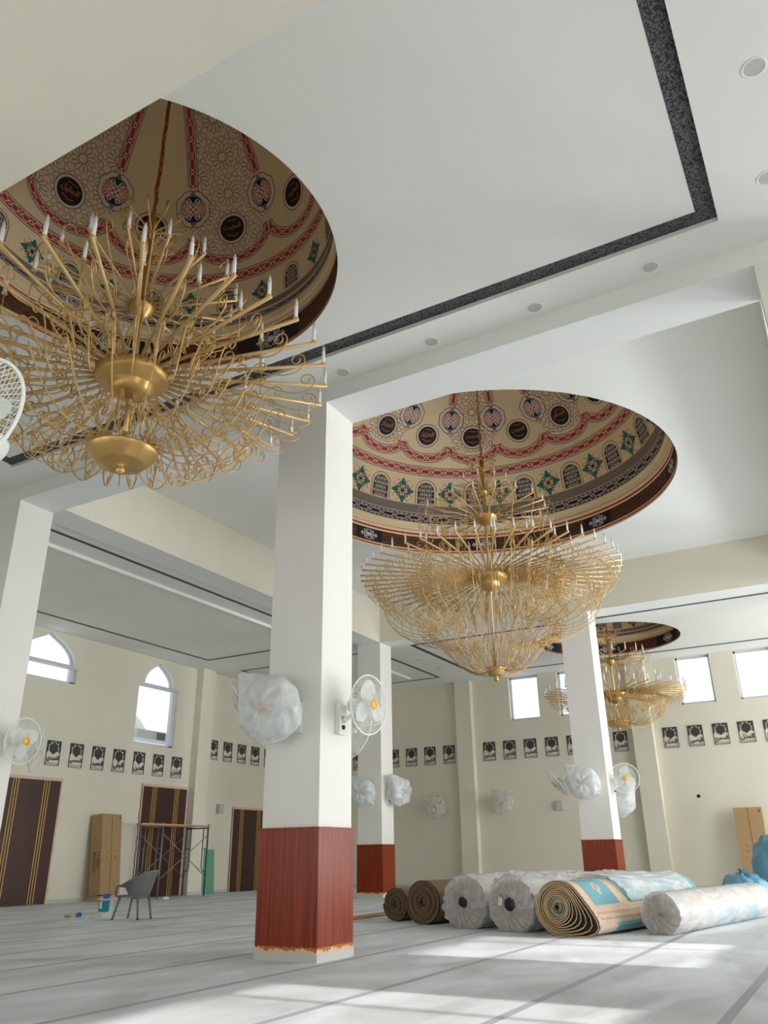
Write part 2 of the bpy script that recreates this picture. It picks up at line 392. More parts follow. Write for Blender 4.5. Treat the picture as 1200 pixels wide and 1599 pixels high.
# ---- ceilings
def plate_hole(mb, x0, x1, y0, y1, z, c, R, k, n=120):
    """flat ceiling with a round opening"""
    angs = sorted(set([2*PI*i/n for i in range(n)] + [math.atan2(yy-c[1], xx-c[0]) % (2*PI) for xx in (x0, x1) for yy in (y0, y1)]))
    ins = []; out = []
    for a in angs:
        ca, sa = math.cos(a), math.sin(a); t = 1e9
        if ca > 1e-9: t = min(t, (x1-c[0])/ca)
        if ca < -1e-9: t = min(t, (x0-c[0])/ca)
        if sa > 1e-9: t = min(t, (y1-c[1])/sa)
        if sa < -1e-9: t = min(t, (y0-c[1])/sa)
        ins.append((c[0]+R*ca, c[1]+R*sa, z)); out.append((c[0]+t*ca, c[1]+t*sa, z))
    m = len(angs)
    mb.add(ins+out, [(i, (i+1) % m, m+(i+1) % m, m+i) for i in range(m)], k)
def rect_ring(mb, o, i, z, k):
    (a0, a1, b0, b1) = o; (c0, c1, d0, d1) = i
    O = [(a0, b0, z), (a1, b0, z), (a1, b1, z), (a0, b1, z)]; I = [(c0, d0, z), (c1, d0, z), (c1, d1, z), (c0, d1, z)]
    mb.add(O+I, [(j, 4+j, 4+(j+1) % 4, (j+1) % 4) for j in range(4)], k)
def rect_face(mb, r, z0, z1, k):
    a0, a1, b0, b1 = r
    P = [(a0, b0), (a1, b0), (a1, b1), (a0, b1)]
    for j in range(4):
        p, q = P[j], P[(j+1) % 4]
        mb.quad((p[0], p[1], z0), (q[0], q[1], z0), (q[0], q[1], z1), (p[0], p[1], z1), k)
D1 = (5.2, 6.17, 2.33); D2 = (15.75, 6.2, 4.34); D3 = (26.43, 6.25, 2.3)
def tray_zone(name, x0, x1, y0, y1, trays, ZC=7.68, ZT=7.74):
    """low gypsum ceiling with recessed trays; trays: (x0,x1,y0,y1,ribbon width,dome)"""
    mb = MB(); xs = [x0]; ys = sorted(trays, key=lambda t: t[2])
    y = y0
    for (a, c, d, e, w, dome) in ys:
        mb.quad((x0, y, ZC), (x0, d, ZC), (x1, d, ZC), (x1, y, ZC), 'white')
        mb.quad((x0, d, ZC), (x0, e, ZC), (a, e, ZC), (a, d, ZC), 'white'); mb.quad((c, d, ZC), (c, e, ZC), (x1, e, ZC), (x1, d, ZC), 'white')
        rect_face(mb, (a, c, d, e), ZC, ZT, 'white')
        i = (a+w, c-w, d+w, e-w)
        if dome: plate_hole(mb, i[0], i[1], i[2], i[3], ZT, dome[:2], dome[2], 'white')
        else: mb.quad((i[0], i[2], ZT), (i[0], i[3], ZT), (i[1], i[3], ZT), (i[1], i[2], ZT), 'white')
        y = e
    mb.quad((x0, y, ZC), (x0, y1, ZC), (x1, y1, ZC), (x1, y, ZC), 'white')
    struct(mb.build('ceiling'))
    for n_, (a, c, d, e, w, dome) in enumerate(ys):
        rb = MB(); rect_ring(rb, (a, c, d, e), (a+w, c-w, d+w, e-w), ZT-.001, 'ribbon'); struct(rb.build('ceiling_trim'))
tray_zone('a', XN, X1, YR, YL, [(2.17, 7.97, .05, 12.22, .21, D1), (2.17, 7.97, 14.0, 19.55, .1, None), (2.17, 7.97, -7.4, -1.9, .1, None)])
tray_zone('c', X2b, XF, YR, YL, [(23.42, 29.1, .05, 12.2, .17, D3), (23.5, 28.8, 13.58, 19.5, .14, None), (23.5, 28.8, -7.4, -1.9, .1, None)], 7.64, 7.645)
tray_zone('b', X1b, X2b, 13.4, YL, [(9.9, 21.6, 13.9, 19.4, .13, None)], 7.64, 7.645)
tray_zone('b', X1b, X2b, YR, Y0a, [(9.9, 21.7, -7.4, -1.9, .12, None)], 7.64, 7.645)
# bright cove ledges inside the side trays
for (a, c) in ((10.3, 21.3), (24.4, 28.2)):
    b = MB(); b.box((a, 14.62, 7.56), (c, 14.7, 7.645), 'white'); struct(b.build('ceiling_molding'))
b = MB(); plate_hole(b, X1b, X2, Y0, Y2, ZH, D2[:2], D2[2], 'white', 180); struct(b.build('ceiling'))
# beams
def beam(x0, x1, y0, y1, z0, z1, side='cream', bottom='soffit'):
    mb = MB(); mb.box((x0, y0, z0), (x1, y1, z1), side)
    mb.f_bottom = 0
    mb.m[0] = mb.mi(bottom)
    struct(mb.build('ceiling_beam'))
beam(X1, X1b, YR, YL, 7.4, 9.1, 'white')
beam(X2, X2b, Y0a, 13.45, 7.57, 9.1)
beam(X1b, X2, Y2, 13.45, 7.57, 9.1)
beam(X1b, X2, Y0a, Y0, 7.57, 9.1)
b = MB(); b.box((1.12, YR, 4.91), (2.1, YL, ZC), 'cream'); struct(b.build('ceiling_beam'))
# roof over everything keeps daylight out of the ceiling void
b = MB()
plate_hole(b, XN-.3, X1+.3, YR-.3, YL+.3, 9.1, D1[:2], D1[2]+.3, 'white'); plate_hole(b, X1+.3, X2+.3, YR-.3, YL+.3, 9.12, D2[:2], D2[2]+.1, 'white')
plate_hole(b, X2+.3, XF+.3, YR-.3, YL+.3, 9.1, D3[:2], D3[2]+.3, 'white'); struct(b.build('roof'))

# downlights
for (x, y, lb) in ((6.1, -.53, 'largest white recessed downlight, in the ceiling by the top corner of the photo'), (7.57, -.5, 'white recessed downlight cut by the photo edge below the largest one'),
                   (8.37, .9, 'recessed downlight below the black band corner, nearest the cream pillar head'), (8.4, 2.39, 'recessed downlight below the black band, second from the cream pillar head'),
                   (8.39, 3.9, 'recessed downlight below the black band, third from the cream pillar head'), (8.41, 5.37, 'recessed downlight just above the head of the large middle pillar'),
                   (4.6, -.55, 'white recessed downlight above the largest one, outside the photo'), (8.38, 9.2, 'recessed downlight behind the nearest chandelier, nearer the middle pillar'), (8.38, 10.7, 'recessed downlight behind the nearest chandelier, nearer the shaded pillar')):
    b = MB(); b.lathe([(.115, 0), (.112, -.006), (.095, -.008), (.088, 0)], 'white', 28, caps=False); b.lathe([(.09, -.002), (.001, -.002)], 'skirt', 28, caps=False)
    o = b.build('recessed_downlight', loc=(x, y, ZC))
    tag(o, lb, 'downlight', 'downlights around the near dome')
for q_, (x, y) in enumerate(((23.3, 17.2), (23.3, 15.2), (25.5, 12.9), (27.2, 12.9))):
    b = MB(); b.lathe([(.115, 0), (.115, -.012), (.095, -.016), (.088, 0)], 'fanwhite', 20, caps=False); b.lathe([(.088, -.002), (.001, -.002)], 'grey', 20, caps=False)
    o = b.build('recessed_downlight', loc=(x, y, 7.64))
    tag(o, ('small far downlight in the ceiling just left of the middle pillar, farther from it', 'small far downlight in the ceiling close behind the middle pillar', 'small far downlight between two black outlines, nearer the second pillar head', 'small far downlight between two black outlines, nearer the far wall')[q_], 'downlight', 'downlights in the far ceiling')

# windows: frames and panes
m = MB(); m.box((13.6, -12.2, 7.7), (29.5, YR-.3, 7.9), 'white'); m.box((13.6, -12.2, 3.9), (29.5, -12.1, 7.9), 'white'); struct(m.build('added_sun_blocker'))  # unseen slab and screen added outside to block sun from the farther windows
def window(name, plane, c, u0, u1, z0, z1, bars=(), hbars=(), th=.07, inset=.16):
    root = struct(empty(name, (c, (u0+u1)/2, z0) if plane == 'x' else ((u0+u1)/2, c, z0)))
    ox, oy, oz = root.location
    mb = MB(); d0, d1 = inset-.04, inset+.04
    if c < 0: d0, d1 = -d1, -d0
    def bx(ua, ub, za, zb):
        if plane == 'x': mb.box((d0, ua-oy, za-oz), (d1, ub-oy, zb-oz), 'alu')
        else: mb.box((ua-ox, d0, za-oz), (ub-ox, d1, zb-oz), 'alu')
    bx(u0, u0+th, z0, z1); bx(u1-th, u1, z0, z1); bx(u0, u1, z0, z0+th); bx(u0, u1, z1-th, z1)
    for q in bars: bx(q-.04, q+.04, z0, z1)
    for q in hbars: bx(u0, u1, q-.03, q+.03)
    mb.build('window_frame', root)
    g = MB(); dm = (d0+d1)/2
    if plane == 'x': g.box((dm-.004, u0+th-oy, z0+th-oz), (dm+.004, u1-th-oy, z1-th-oz), 'glass')
    else: g.box((u0+th-ox, dm-.004, z0+th-oz), (u1-th-ox, dm+.004, z1-th-oz), 'glass')
    g.build('window_pane', root)
    return root
wn = 1
for a, c in far_w:
    window('window_%d' % wn, 'x', XF, a, c, 5.94, 7.62, inset=.2); wn += 1
for a, c in HW:
    r_ = window('window_%d' % wn, 'y', YR, a, c, 5.5, 7.55, bars=((a+c)/2+.52,), inset=.15); wn += 1
for cx, h, z0, zs, za, ha in WIN:
    root = struct(empty('window_%d' % wn, (cx, YL, z0))); wn += 1
    mb = MB(); t = .06; y0, y1 = .12, .2
    mb.box((-h, y0, 0), (-h+t, y1, zs-z0), 'alu'); mb.box((h-t*2.6, y0, 0), (h, y1+.06, zs-z0), 'alu'); mb.box((-h, y0, 0), (h, y1, t), 'alu')
    mb.box((-h, y0-.1, zs-z0-.05), (h, y1, zs-z0+.05), 'alu')
    out = ogee(0, ha-.03, zs-z0, za-z0-.03); mb.tube([(x, (y0+y1)/2, z) for x, z in out], .035, 'alu', 5)
    mb.build('window_frame', root)
    # white plaster architrave
    g = MB(); g.box((-h+t, .156, t), (h-t, .162, zs-z0-.05), 'glass')
    vs = [(x, .16, z) for x, z in out]; n = len(vs)
    vs += [(x, .16, zs-z0) for x, z in out]; g.add(vs, [(i, i+1, n+i+1, n+i) for i in range(n-1)], 'glass')
    g.build('window_pane', root)

# doors
def door(name, x0, x1, h, y=YL):
    root = struct(empty(name, ((x0+x1)/2, y, 0))); w = (x1-x0)/2
    mb = MB(); mb.box((-w, -.03, 0), (w, -.0, h), 'dooor'); mb.build('door_leaf', root)
    g = MB()
    for fc in (.25, .76):
        for k_ in (-1, 0, 1):
            xx = -w+2*w*fc + k_*.085; g.box((xx-.009, -.036, 0), (xx+.009, -.0305, h), 'brass')
    g.build('door_stripe', root)
    e = MB(); rng = random.Random(int(x0*10))
    # rough unfinished plaster edge round the opening
    n = 40
    for sx in (-1, 1):
        vs = []
        for i in range(n+1):
            z = (h+.05)*i/n; vs += [(sx*(w-.005), -.035, z), (sx*(w+.05+rng.uniform(-.02, .03)), -.035, z)]
        e.add(vs, [(2*i, 2*i+1, 2*i+3, 2*i+2) for i in range(n)], 'raw')
        vs = [(x_, 0, z_) for x_, y_, z_ in vs]; e.add(vs, [(2*i, 2*i+1, 2*i+3, 2*i+2) for i in range(n)], 'raw')
    e.box((-w-.05, -.045, h-.01), (w+.05, 0, h+.07), 'raw')
    e.build('door_frame', root)
door('door_1', 14.87, 16.93, 3.28); door('door_2', 20.25, 22.33, 3.36); door('door_3', 24.93, 26.95, 2.83)

# ------------------------------------------------------------------ pillars
def pillar(x0, y0, x1, y1, top, label, seed=1):
    root = empty('square_pillar', ((x0+x1)/2, (y0+y1)/2, 0)); tag(root, label, 'pillar', 'square pillars with wood cladding')
    hx, hy = (x1-x0)/2, (y1-y0)/2; rng = random.Random(seed)
    m = MB(); m.box((-hx, -hy, 0), (hx, hy, top), 'pillarpaint'); m.build('shaft', root)
    m = MB(); e = .02; m.box((-hx-e, -hy-e, .13), (hx+e, hy+e, 1.435), 'wood'); c = m.build('wood_cladding', root)
    m = MB(); m.box((-hx-e-.008, -hy-e-.008, 1.42), (hx+e+.008, hy+e+.008, 1.445), 'wood'); m.build('cap_molding', c)
    m = MB(); m.box((-hx-.026, -hy-.026, 0), (hx+.026, hy+.026, .085), 'skirt')
    # ragged strip of primer between skirting and cladding
    q = .0235
    for (p, d, n_, L) in (((-hx-q, -hy-q), (1, 0), (0, -1), 2*hx+2*q), ((hx+q, -hy-q), (0, 1), (1, 0), 2*hy*1+2*q), ((hx+q, hy+q), (-1, 0), (0, 1), 2*hx+2*q), ((-hx-q, hy+q), (0, -1), (-1, 0), 2*hy+2*q)):
        N = 46; vs = []; vs2 = []; hgt = .13
        for i in range(N+1):
            s_ = L*i/N; x = p[0]+d[0]*s_; y = p[1]+d[1]*s_
            hgt = .118 + rng.uniform(-.014, .02) + .012*math.sin(i*.37+seed)
            vs += [(x+n_[0]*.001, y+n_[1]*.001, .08), (x+n_[0]*.001, y+n_[1]*.001, hgt)]
            vs2 += [(x+n_[0]*.0005, y+n_[1]*.0005, hgt-.01), (x+n_[0]*.0005, y+n_[1]*.0005, .15+rng.uniform(-.006, .01))]
        m.add(vs, [(2*i, 2*i+2, 2*i+3, 2*i+1) for i in range(N)], 'raw')
        m.add(vs2, [(2*i, 2*i+2, 2*i+3, 2*i+1) for i in range(N)], 'copper')
    m.build('plinth', root)
    return root
pillar(X1, Y1, X1b, Y1b, 7.4, 'large square white pillar with glossy red-brown wood base in the middle of the hall', 1)
pillar(X1, Y2, X1b, Y2b, 7.4, 'white pillar at the photo edge nearest the tall brown door with gold stripes', 2)
pillar(X1, Y0a, X1b, Y0, 7.4, 'cream pillar whose head meets the beam at the upper right photo edge', 3)
pillar(X2, Y2, X2b, Y2b, 7.57, 'farther square pillar seen just behind the large middle pillar, wood base beyond the brown rolls', 4)
pillar(X2, Y1, X2b, Y1b, 7.57, 'far pillar with wood base behind the wrapped carpet rolls and small chandelier', 5)
pillar(X2, Y0a, X2b, Y0, 7.57, 'far pillar outside the window pair', 6)
pillar(1.0, 3.9, 1.58, 4.6, 4.91, 'near pillar carrying the close white fan', 7)

# ------------------------------------------------------------------ painted domes
class Dome:
    """A surface of revolution seen from inside with its painting laid on as thin inlays. Coordinates: azimuth and metres along the meridian."""
    def __init__(s, prof, R):
        s.mb = MB(); s.prof = prof; s.S = [0]
        for a, b_ in zip(prof[:-1], prof[1:]): s.S.append(s.S[-1]+math.hypot(b_[0]-a[0], b_[1]-a[1]))
        s.L = 0
    def rz(s, t):
        S_, P = s.S, s.prof; t = max(0, min(S_[-1], t)); lo, hi = 0, len(S_)-1
        while hi-lo > 1:
            m = (lo+hi)//2
            if S_[m] <= t: lo = m
            else: hi = m
        f = (t-S_[lo])/max(1e-9, S_[hi]-S_[lo]); a, b_ = P[lo], P[hi]; dr, dz = b_[0]-a[0], b_[1]-a[1]; l = math.hypot(dr, dz) or 1
        return a[0]+dr*f, a[1]+dz*f, -dz/l, dr/l      # inward normal (nr,nz)
    def s_of_z(s, z):
        for i in range(len(s.prof)-1):
            if s.prof[i][1] <= z <= s.prof[i+1][1] and s.prof[i+1][1] > s.prof[i][1]:
                return s.S[i]+(s.S[i+1]-s.S[i])*(z-s.prof[i][1])/(s.prof[i+1][1]-s.prof[i][1])
        return s.S[-1]
    def P(s, az, t, off):
        r, z, nr, nz = s.rz(t); r += nr*off; z += nz*off
        return (r*math.cos(az), r*math.sin(az), z)
    def band(s, s0, s1, k, off, a0=0., a1=360., step=2.):
        n = max(1, int(abs(a1-a0)/step+.5)); m = max(1, int(abs(s1-s0)/.12+.5)); vs = []
        for i in range(n+1):
            az = math.radians(a0+(a1-a0)*i/n)
            for j in range(m+1): vs.append(s.P(az, s0+(s1-s0)*j/m, off))
        s.mb.add(vs, [(i*(m+1)+j, (i+1)*(m+1)+j, (i+1)*(m+1)+j+1, i*(m+1)+j+1) for i in range(n) for j in range(m)], k)
    # everything below works in local metres (x along the circle, y up the meridian) about a centre
    def line(s, c, pts, w, k, off, closed=False):
        az0, s0 = c; n = len(pts)
        if n < 2: return
        vs = []
        for i in range(n):
            p = pts[i]; a = pts[i-1] if (closed or i > 0) else p; b_ = pts[(i+1) % n] if (closed or i < n-1) else p
            dx, dy = b_[0]-a[0], b_[1]-a[1]; l = math.hypot(dx, dy) or 1; nx, ny = -dy/l*w/2, dx/l*w/2
            for sg in (1, -1):
                x, y = p[0]+sg*nx, p[1]+sg*ny; r = max(.15, s.rz(s0+y)[0]); vs.append(s.P(az0+x/r, s0+y, off))
        s.mb.add(vs, [(2*i, 2*i+1, 2*((i+1) % n)+1, 2*((i+1) % n)) for i in range(n if closed else n-1)], k)
    def fill(s, c, pts, k, off, rings=3, ctr=None):
        """star-shaped fill about ctr"""
        az0, s0 = c; n = len(pts); cx, cy = ctr or (sum(p[0] for p in pts)/n, sum(p[1] for p in pts)/n); vs = []
        big = max(math.hypot(p[0]-cx, p[1]-cy) for p in pts)
        if big > .12:
            P_ = []
            for i in range(n):
                a, b_ = pts[i], pts[(i+1) % n]; q = max(1, int(math.hypot(b_[0]-a[0], b_[1]-a[1])/.05+.5))
                P_ += [(a[0]+(b_[0]-a[0])*t/q, a[1]+(b_[1]-a[1])*t/q) for t in range(q)]
            pts = P_; n = len(pts); rings = max(rings, int(big/.05+.5))
        for q in range(rings+1):
            f = q/rings
            for p in pts:
                x, y = cx+(p[0]-cx)*f, cy+(p[1]-cy)*f; r = max(.15, s.rz(s0+y)[0]); vs.append(s.P(az0+x/r, s0+y, off))
        s.mb.add(vs, [(q*n+i, q*n+(i+1) % n, (q+1)*n+(i+1) % n, (q+1)*n+i) for q in range(rings) for i in range(n)], k)
    def text(s, c, word, width, k, off, ang=0, bold=.03):
        V, Fc, h = text2d(word, bold)
        az0, s0 = c; ca, sa = math.cos(ang), math.sin(ang); vs = []
        for x, y in V:
            x, y = -x*width, y*width      # seen from inside, azimuth grows to the left
            X, Y = x*ca-y*sa, x*sa+y*ca; r = max(.15, s.rz(s0+Y)[0]); vs.append(s.P(az0+X/r, s0+Y, off))
        s.mb.add(vs, Fc, k)
    def strip(s, path, w, k, pale, edge, cell, off):
        """ribbon along path [(az,s)] carrying a chain of long hexagons joined by small diamonds"""
        pts = [path[0]]; D = [0]
        for a, b_ in zip(path[:-1], path[1:]):
            r = max(.1, s.rz((a[1]+b_[1])/2)[0]); D.append(D[-1]+math.hypot((b_[0]-a[0])*r, b_[1]-a[1]))
        T = D[-1]
        def at(u, v, o):
            u = max(0, min(T, u)); lo, hi = 0, len(D)-1
            while hi-lo > 1:
                m = (lo+hi)//2
                if D[m] <= u: lo = m
                else: hi = m
            f = (u-D[lo])/max(1e-9, D[hi]-D[lo]); A, B = path[lo], path[hi]; az = A[0]+(B[0]-A[0])*f; t = A[1]+(B[1]-A[1])*f
            r = max(.1, s.rz(t)[0]); dx, dy = (B[0]-A[0])*r, B[1]-A[1]; l = math.hypot(dx, dy) or 1
            return s.P(az + (-dy/l*v)/r, t + dx/l*v, o)
        def rib(v0, v1, k_, o, ds=.07):
            n = max(2, int(T/ds)); vs = []
            for i in range(n+1): vs += [at(T*i/n, v0, o), at(T*i/n, v1, o)]
            s.mb.add(vs, [(2*i, 2*i+2, 2*i+3, 2*i+1) for i in range(n)], k_)
        e = w*.16
        rib(-w/2-e, w/2+e, pale, off); rib(-w/2, w/2, k, off+.0015)
        rib(-w/2-e*1.7, -w/2-e, edge, off+.001); rib(w/2+e, w/2+e*1.7, edge, off+.001)
        n = max(1, round(T/cell)); c = T/n; t = w*.10; h = w*.34
        def seg(a, b_):
            m = max(1, int(math.hypot(b_[0]-a[0], b_[1]-a[1])/.12)); dx, dy = b_[0]-a[0], b_[1]-a[1]; l = math.hypot(dx, dy) or 1; nx, ny = -dy/l*t/2, dx/l*t/2; vs = []
            for i in range(m+1):
                x, y = a[0]+dx*i/m, a[1]+dy*i/m; vs += [at(x+nx, y+ny, off+.003), at(x-nx, y-ny, off+.003)]
            s.mb.add(vs, [(2*i, 2*i+2, 2*i+3, 2*i+1) for i in range(m)], pale)
        for i in range(n):
            u0 = i*c; q = h*.9
            for sg in (1, -1):
                seg((u0+q*.6, -sg*h*.35), (u0+q*1.7, sg*h)); seg((u0+q*1.7, sg*h), (u0+c-q*1.7, sg*h)); seg((u0+c-q*1.7, sg*h), (u0+c-q*.6, -sg*h*.35))
                seg((u0+c-q*.6, -sg*h*.35), (u0+c, -sg*h*.8)) ; seg((u0, -sg*h*.8), (u0+q*.6, -sg*h*.35))

def spiral(cx, cy, r0, turns, a0, sg=1, n=14, tail=None):
    pts = [(cx+r0*(1-.82*i/n)*math.cos(a0+sg*2*PI*turns*i/n), cy+r0*(1-.82*i/n)*math.sin(a0+sg*2*PI*turns*i/n)) for i in range(n+1)]
    return ([tail] if tail else []) + pts
def circle(cx, cy, r, n=24, ry=None): return [(cx+r*math.cos(2*PI*i/n), cy+(ry or r)*math.sin(2*PI*i/n)) for i in range(n)]
def petal(cx, cy, ang, L, w, n=10):
    pts = []
    for i in range(n+1):
        t = i/n; pts.append((t*L, w*math.sin(PI*t**.75)*.5))
    for i in range(n-1, 0, -1):
        t = i/n; pts.append((t*L, -w*math.sin(PI*t**.75)*.5))
    ca, sa = math.cos(ang), math.sin(ang)
    return [(cx+x*ca-y*sa, cy+x*sa+y*ca) for x, y in pts]

def paint_dome(name, C, zr, R0, zs, names, cfg, label, group):
    (a, h, zb) = cfg['shell']
    prof = [(R0, zr-.0), (R0, zs['red'][1]), (R0-.02*cfg['u'], zs['red'][1]+.02*cfg['u']), (R0-.02*cfg['u'], zs['red'][1]+.09*cfg['u']), (R0+.03*cfg['u'], zs['red'][1]+.11*cfg['u']), (a+.0, zb-.04*cfg['u']), (a, zb)]
    n = 60
    prof += [(a*math.cos(PI/2*i/n), zb+h*math.sin(PI/2*i/n)) for i in range(1, n)] + [(.02, zb+h)]
    prof = [(r, z-zr) for r, z in prof]
    D = Dome(prof, R0); Z = lambda z: D.s_of_z(z-zr); u = cfg['u']
    # shell
    N = 180; m = D.mb; vs = []
    for r, z in prof:
        for j in range(N): vs.append((r*math.cos(2*PI*j/N), r*math.sin(2*PI*j/N), z))
    m.add(vs, [(i*N+j, i*N+(j+1) % N, (i+1)*N+(j+1) % N, (i+1)*N+j) for i in range(len(prof)-1) for j in range(N)], 'dcream', True)
    rad = math.radians
    # drum: red lines, black and brown panels
    D.band(.0, .045*u, 'dcream', .002); D.band(.045*u, .085*u, 'dred', .003); D.band(.085*u, .1*u, 'dpale', .003)
    b0, b1 = Z(zs['dark'][0]), Z(zs['dark'][1]); D.band(Z(zs['red'][0]), Z(zs['red'][1])-.005, 'dred', .003)
    NP = cfg['panels']; hw = cfg['panelhw']
    for k_ in range(NP):
        c = cfg['panel0']+360/NP*k_
        D.band(b0, b1, 'dblack', .003, c-hw, c+hw, 1.5); D.band(b0, b1, 'dbrown', .003, c+hw, c+360/NP-hw, 1.5)
        ctr = (rad(c), (b0+b1)/2); H_ = (b1-b0)
        for sx in (-1, 1):
            for sy in (-1, 1):
                for (px, py, rr, tn) in ((.33, .13, .13, 1.2), (.16, .3, .11, 1.2), (.6, .08, .1, 1.1), (.38, .3, .07, 1.)):
                    q = spiral(sx*px*H_, sy*py*H_, rr*H_, tn, PI/2 if sy < 0 else -PI/2, sx*sy, 12, (sx*.05*H_, sy*.04*H_))
                    D.line(ctr, q, .028*H_*1.3, 'dwhite', .0045)
        for an in range(4):
            D.fill(ctr, petal(0, 0, an*PI/2, H_*(.2 if an % 2 else .25), H_*.09), 'dwhite', .0048, 1)
            e_ = (.78*H_, 0) if an == 0 else (-.78*H_, 0) if an == 2 else (0, .43*H_) if an == 1 else (0, -.43*H_)
            D.fill(ctr, petal(e_[0], e_[1], an*PI/2+PI, H_*.12, H_*.08), 'dwhite', .0048, 1)
        # gold script between the black panels: two crossing lines of joined words
        ph = ['بسم الله الرحمن الرحيم', 'الحمد لله رب العالمين', 'الرحمن الرحيم', 'مالك يوم الدين']
        span = rad(360/NP-2*hw)*R0; per = max(1, int(span/(H_*1.9)+.5))
        for q in range(per):
            azc = rad(c+hw)+ (q+.5)*(span/per)/R0
            for row, dy in enumerate((.3, .0, -.3)):
                D.text((azc, (b0+b1)/2+H_*dy), ph[(k_+q+row) % 4], span/per*.98, 'dscript', .0045+.0004*row, 0, .03)
    # chain on black, grey band
    c0, c1 = Z(zs['chain'][0]), Z(zs['chain'][1]); D.band(c0-.02*u, c1+.02*u, 'dnavy', .003)
    circ_path = lambda t, step=3: [(rad(i*step), t) for i in range(int(360/step)+1)]
    D.strip(circ_path((c0+c1)/2), (c1-c0)*.72, 'dnavy', 'dpale', 'dnavy', .42*u, .0035)
    D.band(Z(zs['grey'][0]), Z(zs['grey'][1]), 'dgrey', .003)
    D.band(Z(zs['grey'][0])-.012*u, Z(zs['grey'][0]), 'dpale', .0035); D.band(Z(zs['grey'][1])+.006, Z(zs['grey'][1])+.02*u, 'dgrey', .0035); D.band(Z(zs['mould'][0]), Z(zs['mould'][0])+.05*u, 'dpale', .002)
    # arches with lattice and flowers between
    NA = cfg['arches']; s0, s1 = Z(zs['arch'][0]), Z(zs['arch'][1]); H_ = s1-s0; w = H_*.70
    for k_ in range(NA):
        ctr = (rad(cfg['arch0']+360/NA*k_), s0)
        def arch(w_, hh):
            n_ = 10; return [(w_/2, 0), (w_/2, hh-w_/2)] + [(w_/2*math.cos(PI*i/n_), hh-w_/2+w_/2*math.sin(PI*i/n_)) for i in range(1, n_)] + [(-w_/2, hh-w_/2), (-w_/2, 0)]
        D.fill(ctr, arch(w*1.02, H_*.9), 'dblack', .003, 4, (0, H_*.4))
        D.line(ctr, arch(w*1.02, H_*.9), .014*u, 'dpale', .0045, True); D.line(ctr, arch(w*1.24, H_), .016*u, 'dblack', .0035)
        inside = lambda x, y: abs(x) < w*.47 and (0.02*H_ < y < H_*.9-w/2 or (y >= H_*.9-w/2 and math.hypot(x, y-(H_*.9-w/2)) < w*.47))
        g = w/3.6; t_ = .0115*u
        for i in range(-7, 8):
            for ln in range(3):
                an = ln*PI/3; ca, sa = math.cos(an), math.sin(an); seg = []
                for q in range(-28, 29):
                    l = q*g*.16; x = l*ca - i*g*.866*sa; y = H_*.4 + l*sa + i*g*.866*ca
                    if inside(x, y): seg.append((x, y))
                    else:
                        if len(seg) > 1: D.line(ctr, seg[::max(1, len(seg)//6)] + [seg[-1]], t_*.8, 'dpale', .0045)
                        seg = []
                if len(seg) > 1: D.line(ctr, seg[::max(1, len(seg)//6)] + [seg[-1]], t_*.8, 'dpale', .0045)
        for i in range(-3, 4):
            for j in range(-2, 9):
                x = (i+.5*(j % 2))*g; y = H_*.4+(j-3)*g*.866
                if inside(x*1.1, y) and abs(x) < w*.4: D.line(ctr, circle(x, y, g*.3, 6), t_*.9, 'dpale', .0048, True)
        # flower ornament
        fc = (rad(cfg['arch0']+360/NA*(k_+.5)), s0+H_*.46); q = H_*.25
        for an in range(4):
            A = an*PI/2+PI/2; L = q*(1.15 if an % 2 == 0 else 1.1)
            D.fill(fc, petal(math.cos(A)*L*.9, math.sin(A)*L*.9, A, q*1.0, q*.62), 'dteal', .004, 2)
            for sg in (-1, 1):
                B = A+sg*.5; D.fill(fc, petal(math.cos(A)*L*.75, math.sin(A)*L*.75, A+sg*.95, q*.8, q*.34), 'dteal', .0042, 1)
                x, y = math.cos(A+sg*PI/4)*q*.95, math.sin(A+sg*PI/4)*q*.95
                D.line(fc, spiral(x, y, q*.42, 1.2, A, sg, 10, (0, 0)), q*.1, 'dblack', .0035)
                D.line(fc, [(math.cos(A)*L*.9, math.sin(A)*L*.9), (math.cos(B)*q*1.9, math.sin(B)*q*1.9), (math.cos(A+sg*.62)*q*2.0, math.sin(A+sg*.62)*q*2.0)], q*.07, 'dblack', .0035)
            D.line(fc, petal(math.cos(A)*L*.9, math.sin(A)*L*.9, A, q*1.0, q*.62), q*.07, 'dblack', .0045, True)
            D.line(fc, [(0, 0), (math.cos(A)*L, math.sin(A)*L)], q*.1, 'dblack', .0035)
    # red chain ring
    r0, r1 = Z(zs['ring'][0]), Z(zs['ring'][1])
    D.strip(circ_path((r0+r1)/2), (r1-r0)*.62, 'dred', 'dpale', 'dline', .36*u, .003)
    # scallops, strips, lattice, medallions, rosettes
    NM = cfg['meds']; A0 = cfg['med0']; W_ = 360/NM; sc = Z(zs['cusp']); sl = Z(zs['low']); sm = Z(zs['med']); sr = Z(zs['ros']); mr = cfg['mr']; rr = cfg['rr']
    path = []
    for k_ in range(NM):
        for i in range(24):
            f = -1+2*i/24; path.append((rad(A0+W_*(k_+f/2)), sc-(sc-sl)*(1-abs(f)**2.3)**.62))
    path.append((path[0][0]+2*PI, path[0][1]))
    D.strip(path, cfg['sw'], 'dred', 'dpale', 'dline', .36*u, .003)
    up = [(a_, t+cfg['sw']*1.15) for a_, t in path]
    top = Z(zr+.01) if False else D.S[-1]-cfg['apex']
